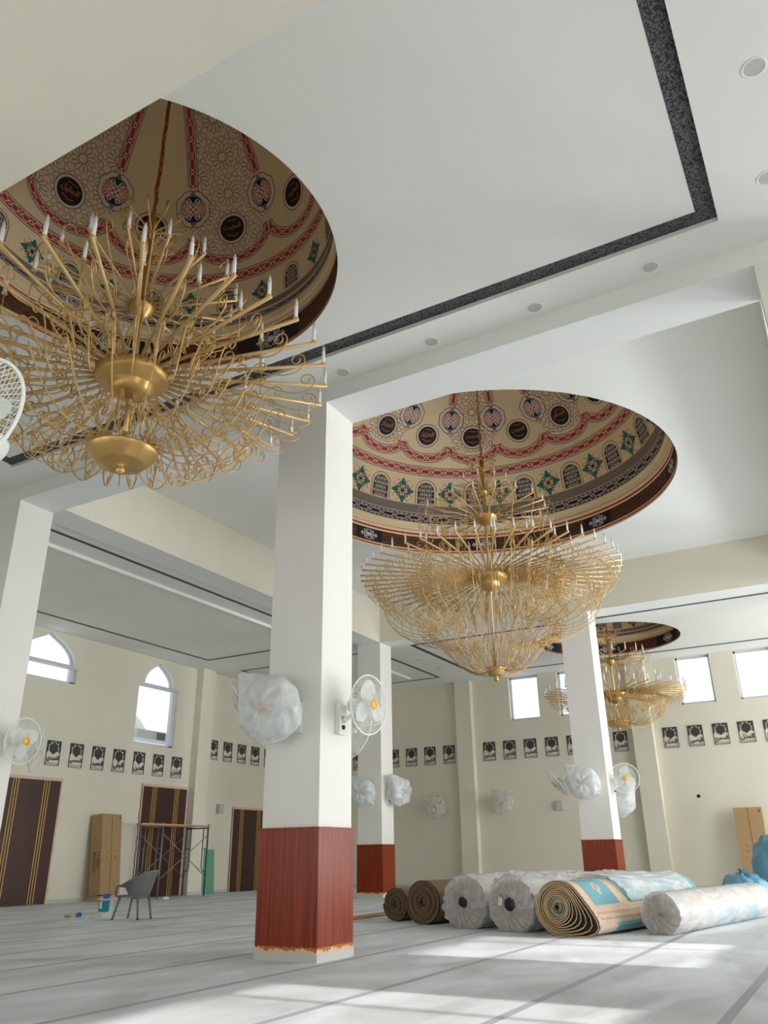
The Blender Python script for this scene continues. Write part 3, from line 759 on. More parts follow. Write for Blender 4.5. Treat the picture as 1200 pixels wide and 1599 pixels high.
    for k_ in range(NM):
        az = A0+W_*k_; lat = (k_ % 2 == 0)
        ctr = (rad(az), sm)
        if lat:
            # pale lattice ground from scallop to the crown between the two vertical strips
            n_ = 30; cols = []
            for i in range(n_+1):
                f = -1+2*i/n_; base = sc-(sc-sl)*(1-abs(f)**2.3)**.62+cfg['sw']*.85; cols.append((rad(az+f/2*W_), base))
            M_ = 48; vs = [D.P(a_, t+(top-t)*j/M_, .0015) for a_, t in cols for j in range(M_+1)]
            D.mb.add(vs, [(i*(M_+1)+j, (i+1)*(M_+1)+j, (i+1)*(M_+1)+j+1, i*(M_+1)+j+1) for i in range(n_) for j in range(M_)], 'dlat')
            tw = .021*u; lw = rad(W_)/2
            def okp(x, y):
                t = sm+y; r = D.rz(t)[0]; f = (x/r)/lw
                if abs(f) > .97 or t > top: return False
                return t > sc-(sc-sl)*(1-abs(f)**2.3)**.62+cfg['sw']*.95
            def cl(pts, closed=False):
                P_ = []
                if closed: pts = pts+[pts[0]]
                for a_, b_ in zip(pts[:-1], pts[1:]):
                    l = math.hypot(b_[0]-a_[0], b_[1]-a_[1]); q = max(1, int(l/(.09*u)))
                    for i in range(q): P_.append((a_[0]+(b_[0]-a_[0])*i/q, a_[1]+(b_[1]-a_[1])*i/q))
                P_.append(pts[-1]); seg = []
                for p in P_:
                    if okp(*p): seg.append(p)
                    else:
                        if len(seg) > 1: D.line(ctr, seg, tw, 'dgrid', .0035)
                        seg = []
                if len(seg) > 1: D.line(ctr, seg, tw, 'dgrid', .0035)
            step = mr*2.75
            cents = [(0, j*step+mr*.0) for j in range(0, 5)] + [(sx*step*.86, (j+.5)*step) for sx in (-1, 1) for j in range(-1, 4)]
            for (cx, cy) in cents:
                if cy == 0: ri, ro = mr*1.15, step*.46
                else: ri, ro = mr*.36, step*.40
                cl(circle(cx, cy, ri*.95, 16), True)
                for i in range(14):
                    A = 2*PI*i/14; B = 2*PI*(i+.5)/14
                    p1 = (cx+ri*math.cos(A), cy+ri*math.sin(A)); p2 = (cx+ro*.72*math.cos(B), cy+ro*.72*math.sin(B)); p3 = (cx+ro*math.cos(A), cy+ro*math.sin(A)); p4 = (cx+ro*.72*math.cos(A-(B-A)), cy+ro*.72*math.sin(A-(B-A)))
                    cl([p1, p2]); cl([p2, p3, p4])
            gs = mr*.52
            for i in range(-7, 8):
                for j in range(-8, 26):
                    x = (i+.5*(j % 2))*gs; y = j*gs*.866
                    if abs(x) > 1.6*u or not okp(x*1.04, y): continue
                    if any(math.hypot(x-cx, y-cy) < step*.43+gs*.1 for cx, cy in cents): continue
                    D.line(ctr, circle(x, y, gs*.42, 7), tw*.9, 'dgrid', .0035, True)
        # calligraphy medallion
        D.fill(ctr, circle(0, 0, mr*1.22, 32), 'dpale', .005, 4); D.line(ctr, circle(0, 0, mr*1.22, 32), .02*u, 'dline', .006, True)
        D.fill(ctr, circle(0, 0, mr, 32), 'dblack', .007, 4)
        D.text((rad(az), sm+mr*.12), names[k_ % len(names)], mr*1.45, 'dgold', .0085, 0, .04)
        D.line(ctr, [(-mr*.5, -mr*.45), (-mr*.1, -mr*.62), (mr*.5, -mr*.4)], mr*.09, 'dgold', .0085); D.line(ctr, [(-mr*.45, mr*.62), (mr*.35, mr*.66)], mr*.07, 'dgold', .0085)
        # vertical chain strip and rosette at the cusp
        ca_ = az+W_/2; rc = (rad(ca_), sr)
        sb = sr+rr*1.55
        D.strip([(rad(ca_), sb+(top-sb)*i/24) for i in range(25)], cfg['vw'], 'dred', 'dpale', 'dline', .44*u, .004)
        def lobed(R_, amp, n_=64): return [(R_*(1+amp*abs(math.sin(4*t_)))*math.cos(t_)*.93, R_*(1+amp*abs(math.sin(4*t_)))*math.sin(t_)) for t_ in [2*PI*i/n_ for i in range(n_)]]
        tipo = [(rr*.12, 0), (rr*.34, rr*.5), (rr*.3, rr*1.05), (rr*.42, rr*1.1), (rr*.16, rr*1.35), (0, rr*1.62), (-rr*.16, rr*1.35), (-rr*.42, rr*1.1), (-rr*.3, rr*1.05), (-rr*.34, rr*.5), (-rr*.12, 0)]
        for sg in (1, -1):
            pts = [(x, y*sg) for x, y in tipo]
            D.fill(rc, [(x*1.25, y*1.02) for x, y in pts], 'dpale', .005, 3, (0, sg*rr*.6)); D.line(rc, [(x*1.25, y*1.02) for x, y in pts], .018*u, 'dline', .0052)
            D.fill(rc, [(x*.55, y*.9) for x, y in pts], 'dgrey', .008, 2, (0, sg*rr*.6))
        D.fill(rc, lobed(rr*1.24, .09), 'dpale', .006, 4); D.line(rc, lobed(rr*1.24, .09), .02*u, 'dline', .0065, True)
        D.fill(rc, lobed(rr*.93, .06), 'dnavy', .009, 4); D.line(rc, lobed(rr*.93, .06), .022*u, 'dgrey', .0095, True)
        for sx in (-1, 1):
            for sy in (-1, 1):
                for (A, L, w2) in ((.0, .92, .34), (.34, .88, .34), (.68, .86, .34), (.95, .7, .2)):
                    an = math.atan2(sy*math.sin(A), sx*math.cos(A)); D.fill(rc, petal(sx*rr*.1, sy*rr*.07, an, rr*L, rr*w2), 'dred', .0105, 2); D.line(rc, petal(sx*rr*.1, sy*rr*.07, an, rr*L, rr*w2), rr*.05, 'dpale', .011, True)
                D.line(rc, spiral(sx*rr*.27, sy*rr*.58, rr*.2, 1.1, PI/2*sy, -sx*sy, 12, (0, sy*rr*.3)), rr*.07, 'dpale', .0115)
            D.fill(rc, petal(0, 0, 0 if sx > 0 else PI, rr*.36, rr*.26), 'dred', .012, 1); D.fill(rc, petal(0, 0, sx*PI/2, rr*.36, rr*.26), 'dred', .012, 1)
            D.line(rc, petal(0, 0, 0 if sx > 0 else PI, rr*.36, rr*.26), rr*.05, 'dpale', .0125, True); D.line(rc, petal(0, 0, sx*PI/2, rr*.36, rr*.26), rr*.05, 'dpale', .0125, True)
    D.band(top-.02, top+.05*u, 'dred', .005)
    o = D.mb.build(name, loc=(C[0], C[1], zr))
    tag(o, label, 'dome', group, 'structure'); return o

small = dict(shell=(2.28, 3.6, 8.3), u=.56, panels=6, panel0=56.5, panelhw=14.5, arches=12, arch0=15.5, meds=10, med0=12.5, mr=.2, rr=.215, sw=.105, vw=.1, apex=.35)
zs_s = dict(dark=(7.80, 8.15), red=(8.17, 8.2), mould=(8.25, 8.3), chain=(8.41, 8.49), grey=(8.53, 8.63), arch=(8.67, 9.05), ring=(9.13, 9.33), low=9.52, cusp=9.90, med=10.0, ros=10.34)
NM1 = ['المقيت', 'الحسيب', 'الجليل', 'الكريم', 'الرقيب', 'المجيب', 'الواسع', 'العلي', 'الكبير', 'الحفيظ']
d1 = paint_dome('painted_dome', D1, ZT, D1[2], zs_s, NM1, small, 'painted dome above the nearest big gold chandelier, with red chain scallops and script medallions', 'painted domes')
d3 = d1.copy(); COL.objects.link(d3); d3.location = (D3[0], D3[1], 7.645); d3.rotation_euler = (0, 0, math.radians(-42))
d3['label'] = 'small far dome with black and brown drum above the farthest chandelier'
large = dict(shell=(4.22, 3.95, 9.75), u=1., panels=8, panel0=22.5, panelhw=5.8, arches=18, arch0=24.2, meds=16, med0=24, mr=.27, rr=.29, sw=.17, vw=.15, apex=.7)
zs_l = dict(dark=(9.02, 9.39), red=(9.44, 9.50), mould=(9.62, 9.7), chain=(9.80, 10.02), grey=(10.06, 10.3), arch=(10.34, 11.03), ring=(11.12, 11.38), low=11.60, cusp=11.90, med=12.13, ros=12.50)
NM2 = ['المهيمن', 'العزيز', 'الجبار', 'المتكبر', 'الخالق', 'البارئ', 'المصور', 'الغفار', 'القهار', 'الوهاب', 'الرزاق', 'الفتاح', 'الملك', 'القدوس', 'السلام', 'المؤمن']
NM2 = [w.replace('ؤ', 'و').replace('ئ', 'ي') for w in NM2]
d2 = paint_dome('painted_dome', D2, ZH, D2[2], zs_l, NM2, large, 'widest painted dome beyond the middle pillar, ringed with lattice arches and teal flowers', 'painted domes')

# ------------------------------------------------------------------ chandeliers
def cornu(A, B, kind='S', k=34., p=2, n=46, flip=1):
    k *= .76
    """double scroll whose two curled eyes end at A and B (in the r-z plane)"""
    def kap(s_): return k*abs(s_)**p*(math.copysign(1, s_) if kind == 'S' else 1)*flip
    pts = []; th = 0; x = y = 0; N = n; ds = 1/N
    half = [(0., 0.)]; t = 0
    for i in range(N):
        s_ = (i+.5)*ds; t += kap(s_)*ds; x += math.cos(t)*ds; y += math.sin(t)*ds; half.append((x, y))
    x = y = t = 0; other = []
    for i in range(N):
        s_ = -(i+.5)*ds; t -= kap(s_)*ds; x -= math.cos(t)*ds; y -= math.sin(t)*ds; other.append((x, y))
    P = list(reversed(other)) + half
    a, b_ = P[0], P[-1]; va = complex(b_[0]-a[0], b_[1]-a[1]); vb = complex(B[0]-A[0], B[1]-A[1]); q = vb/va
    return [(A[0]+((complex(px-a[0], py-a[1]))*q).real, A[1]+((complex(px-a[0], py-a[1]))*q).imag) for px, py in P]
def catmull(P, m=6):
    out = []
    for i in range(len(P)-1):
        p0 = P[max(i-1, 0)]; p1 = P[i]; p2 = P[i+1]; p3 = P[min(i+2, len(P)-1)]
        for q in range(m):
            t = q/m; out.append(tuple(.5*((2*p1[d])+(-p0[d]+p2[d])*t+(2*p0[d]-5*p1[d]+4*p2[d]-p3[d])*t*t+(-p0[d]+3*p1[d]-3*p2[d]+p3[d])*t**3) for d in range(len(p1))))
    out.append(tuple(P[-1])); return out
def xz(pts): return [(x, 0, z) for x, z in pts]
def candle_mesh(sc=1.):
    m = MB(); m.lathe([(.008, -.015), (.03*sc, -.006), (.03*sc, .0), (.0, .0)], 'goldtube', 12)
    m.lathe([(.0185*sc, 0), (.0185*sc, .15*sc), (.010*sc, .155*sc)], 'candle', 10)
    m.lathe([(.010*sc, .152*sc), (.017*sc, .172*sc), (.013*sc, .2*sc), (.003*sc, .235*sc)], 'bulb', 10)
    return m.build('candle', mesh_only=True)
def tube_mesh(name, parts):
    m = MB()
    for pts, r, k, n in parts: m.tube(pts, r, k, n)
    return m.build(name, mesh_only=True)

def chandelier(loc, P, label):
    root = empty('gold_chandelier', loc); tag(root, label, 'chandelier', 'gold scroll chandeliers')
    zt = P['top']                       # height of dome apex above hub
    cm = candle_mesh(P['cs'])
    # chain in a copper sleeve
    m = MB(); n = int((zt-P['crown'])/.16); rng = random.Random(3)
    m.tube([(rng.uniform(-.012, .012), rng.uniform(-.012, .012), P['crown']+(zt-P['crown'])*i/n) for i in range(n+1)], .022*P['cs'], 'copper', 7)
    for i in range(n*2):
        z = P['crown']+.05+i*.08
        if z > P['crown']+(zt-P['crown'])*.55: break
        m.tube([(.03*math.cos(a)*(1 if i % 2 else .2), .03*math.cos(a)*(.2 if i % 2 else 1), z+.05*math.sin(a)) for a in [2*PI*j/8 for j in range(8)]], .009, 'gold', 5, closed=True)
    m.build('chain', root)
    m = MB(); m.lathe([(P['cw'], P['bot']+.1), (P['cw'], -.45), (.036, -.4), (.036, P['hub2']), (.042, P['hub2']+.05), (.042, P['crown']-.02), (.02, P['crown'])], 'gold', 14); m.build('column', root)
    # bowls
    R0 = P['bowl']
    m = MB(); m.lathe([(.05, .05), (R0*.96, .05), (R0, .04), (R0, .02), (R0*.98, -.06*P['bs']), (R0*.9, -.13*P['bs']), (R0*.62, -.2*P['bs']), (R0*.6, -.22*P['bs']), (R0*.57, -.3*P['bs']), (R0*.42, -.39*P['bs']), (R0*.15, -.45*P['bs']), (.03, -.47*P['bs'])], 'gold', 48); m.build('hub', root)
    R1 = P['bowl2']
    m = MB(); m.lathe([(.04, .06), (R1*.8, .06), (R1*.98, .04), (R1, 0), (R1*.9, -.03), (R1*.84, -.07), (R1*.5, -.14), (.035, -.2)], 'gold', 36, (0, 0, P['hub2'])); m.build('upper_hub', root)
    R2 = P['bowl3']; zb = P['bot']
    m = MB(); m.lathe([(.04, .1), (R2*.9, .12), (R2, .1), (R2*.99, .08), (R2*.88, .03), (R2*.68, -.05), (R2*.64, -.06), (R2*.3, -.068), (.03, -.07), (.05, -.105), (.055, -.135), (.03, -.165), (.012, -.18)], 'gold', 40, (0, 0, zb)); m.build('lower_bowl', root)
    if P['hub1']:
        m = MB(); m.lathe([(.04, .04), (.1, .04), (.11, .0), (.08, -.04), (.04, -.1)], 'gold', 24, (0, 0, P['hub1'])); m.build('top_hub', root)
    # main arms
    R, N, tr = P['R'], P['N'], P['tr']
    arm = tube_mesh('arm', [([(R0*.9, 0, .02), (R, 0, .02)], tr, 'goldtube', 8)])
    sc1 = tube_mesh('scroll', [(xz(cornu((R-.03-P['eye'], -.14*P['es']), (R*.5, -.34*P['es']), 'S', flip=1)), P['wr'], 'goldwire', 5),
                              (xz(cornu((R*.62, -.16), (R*.33, -.12), 'C', k=30, flip=-1)), P['wr'], 'goldwire', 5)])
    post = tube_mesh('post', [([(R*.66, 0, .02), (R*.66, 0, .42)], P['wr'], 'goldwire', 5)])
    for i in range(N):
        a = 2*PI*i/N + P['ph']
        o = link('arm', arm, root, rot=(0, 0, a)); link('scroll', sc1, o); link('candle', cm, o, (R-.03, 0, .02+tr))
        if i % P['pe'] == 0:
            q = link('post', post, root, rot=(0, 0, a)); link('candle', cm, q, (R*.66, 0, .42))
    # second tier
    R, N = P['R2'], P['N2']; z = P['hub2']; dz = P['rise2']
    arm = tube_mesh('upper_arm', [([(R1*.8, 0, z), (R, 0, z+dz)], tr*.8, 'goldtube', 7)])
    s2 = tube_mesh('scroll', [(xz(cornu((R-.08, z+dz-.12), (R*.45, z-.2), 'S')), P['wr'], 'goldwire', 5)])
    for i in range(N):
        a = 2*PI*(i+.5)/N + P['ph']
        o = link('upper_arm', arm, root, rot=(0, 0, a)); link('scroll', s2, o); link('candle', cm, o, (R-.02, 0, z+dz+tr*.8))
    # curtain from second tier to the main arms
    pts = cornu((R*1.03, z+dz-.06), (P['rc'], .5*P['hub2']), 'S', k=22); pts2 = cornu((P['rc'], .52*P['hub2']), (P['rc']*1.02, .04), 'S', k=26, flip=-1)
    cw = tube_mesh('curtain_rod', [(xz(pts), P['wr'], 'goldwire', 5), (xz(pts2), P['wr'], 'goldwire', 5)])
    for i in range(P['NC']):
        link('curtain_rod', cw, root, rot=(0, 0, 2*PI*(i+.25)/P['NC']))
    # top tier and crown
    if P['hub1']:
        R, N = P['R1'], P['N1']; z = P['hub1']
        arm = tube_mesh('top_arm', [([(.08, 0, z), (R, 0, z+.16)], tr*.6, 'goldtube', 6)])
        s3 = tube_mesh('scroll', [(xz(cornu((R-.03, z+.04), (R*.35, z-.18), 'S')), P['wr']*.9, 'goldwire', 5), (xz(cornu((R*1.05, z-.02), (R*.8, z-.34), 'C', k=30)), P['wr']*.9, 'goldwire', 5)])
        for i in range(N):
            o = link('top_arm', arm, root, rot=(0, 0, 2*PI*i/N+.2)); link('scroll', s3, o); link('candle', cm, o, (R-.02, 0, z+.16+tr*.6))
    z = P['crown']; cr = P['cr']
    m = MB(); m.lathe([(.02, .1), (.05, .05), (.07, -.02), (.05, -.1), (.042, -.3)], 'copper' if P['hub1'] else 'gold', 18, (0, 0, z-.05)); hub = m.build('crown', root)
    s4 = tube_mesh('crown_scroll', [(xz(cornu((cr, z+.02), (.07, z-.32), 'S', k=36)), P['wr']*1.5, 'goldwire', 5), (xz(cornu((cr*.75, z-.38), (.1, z-.62), 'S', k=36)), P['wr'], 'goldwire', 5)])
    for i in range(P['NR']): link('crown_scroll', s4, hub, rot=(0, 0, 2*PI*i/P['NR']))
    # basket below
    for (nm, curves, N, off) in P['basket']:
        me = tube_mesh(nm, [(xz(c), P['wr'], 'goldwire', 5) for c in curves])
        for i in range(N): link(nm, me, root, rot=(0, 0, 2*PI*(i+off)/N))
    return root

basket_s = [
    ('basket_rod', [catmull([(.37, -.93), (.62, -1.02), (.98, -.98), (1.28, -.78), (1.5, -.5)]), cornu((1.62, -.32), (1.38, -.62), 'C', k=30), cornu((.5, -.62), (.9, -.96), 'S', k=30)], 22, .5),
    ('scroll_rod', [cornu((1.72, -.3), (1.3, -.74), 'S', k=30, flip=-1)], 22, 0),
    ('inner_rod', [cornu((.3, -.42), (.34, -.86), 'S', k=24), cornu((.12, -.48), (.2, -.84), 'C', k=14)], 14, .3)]
P1 = dict(cw=.03, top=5.62, crown=2.35, cr=.36, hub1=0, hub2=.98, rise2=.2, bot=-1.08, bowl=.42, bs=.68, bowl2=.155, bowl3=.39, R=2.25, N=32, tr=.021, wr=.0085, eye=.16, es=1., ph=math.radians(3), pe=2,
          R2=1.12, N2=16, rc=.86, NC=16, R1=.5, N1=0, NR=10, cs=1.1, basket=basket_s)
c1 = chandelier((5.38, 6.31, 6.22), P1, 'nearest and largest gold chandelier with long straight arms and a round lower bowl')
basket_l = [
    ('outer_rod', [catmull([(2.62, -.12), (2.46, -.36), (2.3, -.5), (2.34, -.72), (2.22, -1.0), (1.95, -1.2), (1.62, -1.3), (1.3, -1.3)]), cornu((2.5, -.16), (2.2, -.62), 'C', k=30, flip=-1)], 40, .5),
    ('inner_curtain_rod', [cornu((1.5, .3), (1.5, -.5), 'S', k=26), cornu((1.5, -.42), (1.52, -1.2), 'S', k=26, flip=-1), cornu((1.6, -.9), (1.3, -1.28), 'C', k=28)], 26, 0),
    ('lower_rod', [catmull([(1.5, -1.28), (1.2, -1.46), (.98, -1.7), (.8, -1.9), (.58, -2.07), (.34, -2.13), (.2, -2.06)]), cornu((1.36, -1.2), (1.02, -1.6), 'S', k=28), cornu((.9, -1.56), (.56, -1.9), 'S', k=30, flip=-1), cornu((.45, -1.55), (.4, -2.0), 'S', k=26)], 22, .5),
    ('middle_rod', [cornu((.92, -.2), (.86, -1.0), 'S', k=26), cornu((.86, -.9), (.7, -1.55), 'S', k=24, flip=-1)], 16, .25)]
P2 = dict(cw=.018, top=6.95, crown=2.85, cr=.28, hub1=2.08, hub2=1.42, rise2=.16, bot=-2.14, bowl=.4, bs=.75, bowl2=.29, bowl3=.22, R=2.86, N=48, tr=.021, wr=.0075, eye=.16, es=1., ph=math.radians(2), pe=3,
          R2=1.38, N2=18, rc=1.5, NC=18, R1=.62, N1=10, NR=10, cs=.95, basket=basket_l)
c2 = chandelier((15.74, 6.14, 6.76), P2, 'tall tiered gold chandelier with a deep wire basket, hanging beyond the middle pillar')
P3 = dict(P1); P3['ph'] = math.radians(7)
P3 = dict(P3, hub2=1.1, crown=2.1, top=6.0, bot=-.98, rise2=.12)
c3 = chandelier((26.4, 6.25, 5.86), P3, 'small farthest gold chandelier seen beside the far pillar in front of the bright windows')

# ------------------------------------------------------------------ fans
def fan_meshes():
    R = .38; out = {}
    m = MB(); n = 56
    def prof(t, front): # t 0 centre .. 1 rim
        return (R*t, (.085 if front else -.10)*(1-t**2.6))
    for front in (1, 0):
        for i in range(n):
            a = 2*PI*i/n; ca, sa = math.cos(a), math.sin(a)
            P_ = [prof(t, front) for t in (.16, .3, .45, .6, .75, .88, 1.)]
            m.tube([(z, r*ca, r*sa) for r, z in P_], .0030, 'fanwhite', 3, caps=False)
        for t in (.16, .42, .7):
            r, z = prof(t, front); m.tube([(z, r*math.cos(2*PI*i/40), r*math.sin(2*PI*i/40)) for i in range(40)], .003, 'fanwhite', 4, closed=True)
    m.tube([(0, R*math.cos(2*PI*i/60), R*math.sin(2*PI*i/60)) for i in range(60)], .0095, 'fanwhite', 7, closed=True)
    out['grille'] = m.build('grille', mesh_only=True)
    m = MB(); m.lathe([(.001, .098), (.05, .096), (.068, .088), (.07, .078), (.001, .078)], 'amber', 28, axis='x', caps=False)
    m.lathe([(.03, .101), (.036, .101), (.036, .096), (.03, .096)], 'brass', 20, axis='x', caps=False); out['badge'] = m.build('badge', mesh_only=True)
    m = MB(); vs = []; N1, N2 = 8, 6
    for i in range(N1+1):
        t = i/N1; r = .05+.27*t; wdt = .05+.085*math.sin(PI*min(1, t*.85+.12)); 
        for j in range(N2+1):
            f = -1+2*j/N2; vs.append((f*.028*(1-.4*t), f*wdt+.03*t, r*(1-.06*f*f*t)))
    m.add(vs, [(i*(N2+1)+j, (i+1)*(N2+1)+j, (i+1)*(N2+1)+j+1, i*(N2+1)+j+1) for i in range(N1) for j in range(N2)], 'fanblade', True)
    out['blade'] = m.build('blade', mesh_only=True)
    m = MB(); m.lathe([(.001, .05), (.045, .045), (.05, .02), (.05, -.05), (.001, -.05)], 'fanwhite', 18, axis='x', caps=False); out['spinner'] = m.build('spinner', mesh_only=True)
    m = MB(); m.lathe([(.001, -.33), (.055, -.325), (.085, -.3), (.09, -.2), (.085, -.12), (.05, -.1), (.001, -.1)], 'fanwhite', 26, axis='x', caps=False); out['motor'] = m.build('motor_housing', mesh_only=True)
    m = MB(); rng = random.Random(5); NU, NV = 40, 26; vs = []
    lump = [(rng.uniform(0, 2*PI), rng.randint(2, 7), rng.randint(1, 5), rng.uniform(.008, .022)) for _ in range(9)]
    for i in range(NV+1):
        th = PI*i/NV
        for j in range(NU):
            ph = 2*PI*j/NU; d = sum(w_*math.sin(a_*ph+p_)*math.sin(b_*th+p_*2) for p_, a_, b_, w_ in lump)
            x = -.09+.225*math.cos(th)*(1.15 if th > PI/2 else 1.1); rr = (.43+d)*max(0., math.sin(th))**.62
            y, z = rr*math.cos(ph), rr*math.sin(ph)
            ear = max(0, math.cos(ph-2.35))**22*.25*max(0., math.sin(th))**3; y += ear*math.cos(2.35); z += ear*math.sin(2.35)
            vs.append((x+d*.8, y, z))
    m.add(vs, [(i*NU+j, i*NU+(j+1) % NU, (i+1)*NU+(j+1) % NU, (i+1)*NU+j) for i in range(NV) for j in range(NU)], 'bag', True)
    out['cover'] = m.build('plastic_cover', mesh_only=True)
    m2 = MB(); m2.v, m2.f, m2.smooth, m2.m = m.v, m.f, m.smooth, m.m; m2.mats = ['thinbag']; out['thin'] = m2.build('plastic_cover', mesh_only=True)
    return out
FM = fan_meshes()
def wall_fan(mount, normal, head, face, tilt, label, cover=None, spin=0., mat_plate=True):
    """mount: point on the wall; normal: its outward direction; head: centre of the grille; face: azimuth the fan looks to, tilt up/down"""
    root = empty('wall_fan', mount); tag(root, label, 'wall fan', 'white wall fans'); mount = Vector(mount); n = Vector(normal).normalized(); h = Vector(head)-mount
    side = Vector((0, 0, 1)).cross(n)
    m = MB(); m.obox(n*.035, n*.033, side*.085, (0, 0, .19), 'fanwhite'); pl = m.build('wall_plate', root)
    m = MB(); m.lathe([(.001, .02), (.026, .02), (.03, 0)], 'dark', 16, axis='x'); kn = m.build('control_knob', pl); kn.location = n*.07+Vector((0, 0, -.1)); kn.rotation_euler = n.to_track_quat('X', 'Z').to_euler()
    m = MB(); m.obox(n*.0695+Vector((0, 0, .02)), n*.001, side*.03, (0, 0, .03), 'grey'); m.build('switch_label', pl)
    d = Vector((math.cos(face)*math.cos(tilt), math.sin(face)*math.cos(tilt), math.sin(tilt)))
    back = h - d*.2
    m = MB(); m.tube([n*.06+Vector((0, 0, -.02)), n*.11+Vector((0, 0, .0)), back*.6+n*.04+Vector((0, 0, -.05)), back], .028, 'fanwhite', 10); m.build('bracket_arm', root)
    hd = empty('fan_head'); hd.parent = root; hd.location = h; hd.rotation_euler = d.to_track_quat('X', 'Z').to_euler()
    for k_, nm in (('grille', 'grille'), ('badge', 'badge'), ('spinner', 'spinner'), ('motor', 'motor_housing')): link(nm, FM[k_], hd)
    for i in range(3): link('blade', FM['blade'], hd, rot=(2*PI*i/3+spin, 0, 0))
    if cover: link('plastic_cover', FM[cover], hd)
    return root
rd = math.radians
wall_fan((9.03, Y1, 2.76), (0, -1, 0), (9.1, 5.35, 2.93), rd(-97), rd(-4), 'uncovered white wall fan with amber badge on the bright side of the large middle pillar', spin=.25)
wall_fan((X1, 6.12, 2.76), (-1, 0, 0), (8.12, 6.27, 2.83), rd(185), rd(-6), 'white wall fan in a big cloudy plastic bag on the large middle pillar', 'cover')
wall_fan((8.95, Y1b, 2.9), (0, 1, 0), (8.72, 7.16, 3.06), rd(125), rd(-30), 'white wall fan peeking out edge-on behind the bagged fan of the large middle pillar', spin=.9)
wall_fan((X1b, 6.2, 2.72), (1, 0, 0), (9.8, 6.02, 2.72), rd(-20), rd(-14), 'white wall fan mostly hidden behind the middle pillar below the amber-badged fan', spin=.5)
wall_fan((8.85, Y2, 2.62), (0, -1, 0), (9.13, 12.2, 2.98), rd(-84), rd(-6), 'uncovered white wall fan with amber badge on the pillar beside the tall brown door', spin=1.2)
wall_fan((X1b, 13.1, 2.7), (1, 0, 0), (9.85, 12.75, 2.93), rd(-35), rd(-10), 'white wall fan half hidden behind the amber-badged fan in front of the first calligraphy plaque', spin=.2)
wall_fan((X2, 13.08, 2.78), (-1, 0, 0), (21.95, 13.2, 2.92), rd(190), rd(-4), 'plastic-wrapped wall fan on the shaded face of the second pillar, partly behind the middle pillar', 'cover')
wall_fan((22.72, Y2, 2.78), (0, -1, 0), (22.85, 12.27, 2.94), rd(-105), rd(-4), 'plastic-wrapped wall fan on the bright side of the second pillar', 'cover')
wall_fan((X2, 6.1, 2.74), (-1, 0, 0), (21.93, 6.3, 2.84), rd(190), rd(-4), 'plastic-wrapped wall fan on the far pillar beside the round uncovered fan', 'cover')
wall_fan((22.7, Y1, 2.74), (0, -1, 0), (22.68, 5.38, 2.96), rd(-158), rd(-4), 'uncovered round white fan facing the viewer on the bright side of the far pillar', spin=0.)
wall_fan((22.6, Y1b, 2.74), (0, 1, 0), (22.1, 7.08, 2.86), rd(118), rd(-38), 'grey-looking fan seen edge-on behind the bagged fan of the far pillar', spin=.4)
wall_fan((X2b, 6.15, 2.5), (1, 0, 0), (23.5, 5.75, 2.42), rd(-10), rd(-10), 'white fan mostly hidden behind the far pillar below its round fan', 'cover')
wall_fan((XF, 14.45, 2.82), (-1, 0, 0), (29.78, 14.5, 2.86), rd(195), rd(-4), 'faint plastic-wrapped fan on the far wall behind the second pillar', 'thin')
wall_fan((XF, 11.65, 2.82), (-1, 0, 0), (29.78, 11.7, 2.9), rd(190), rd(-4), 'faint plastic-wrapped fan on the far wall just past the pilaster below four plaques', 'thin')
wall_fan((1.58, 4.1, 2.75), (1, 0, 0), (1.95, 3.52, 3.12), rd(-165), rd(6), 'close white fan cut off by the photo edge beside the nearest chandelier', spin=.6)

# small wall boxes
def wall_box(p, n, label):
    root = empty('wall_speaker_box', p); tag(root, label, 'speaker box'); n = Vector(n); s_ = Vector((0, 0, 1)).cross(n)
    m = MB(); m.obox(n*.07, n*.07, s_*.13, (0, 0, .16), 'grey'); m.build('cabinet', root)
    m = MB(); m.obox(n*.142, n*.003, s_*.105, (0, 0, .135), 'skirt'); m.build('front_grille', root)
wall_box((XF, 9.62, 2.74), (-1, 0, 0), 'small grey speaker box on the far wall near the edge-on fan')
wall_box((24.1, YL, 2.78), (0, -1, 0), 'small grey speaker box on the side wall above the green board')
m = MB(); m.lathe([(.03, .0), (.06, -.01), (.055, -.02), (.001, -.004)], 'dark', 14, axis='x', caps=False); o = m.build('wall_outlet_hole', loc=(XF, 4.76, 2.86)); tag(o, 'small dark empty socket hole in the far wall above the leaning carton', 'socket hole')

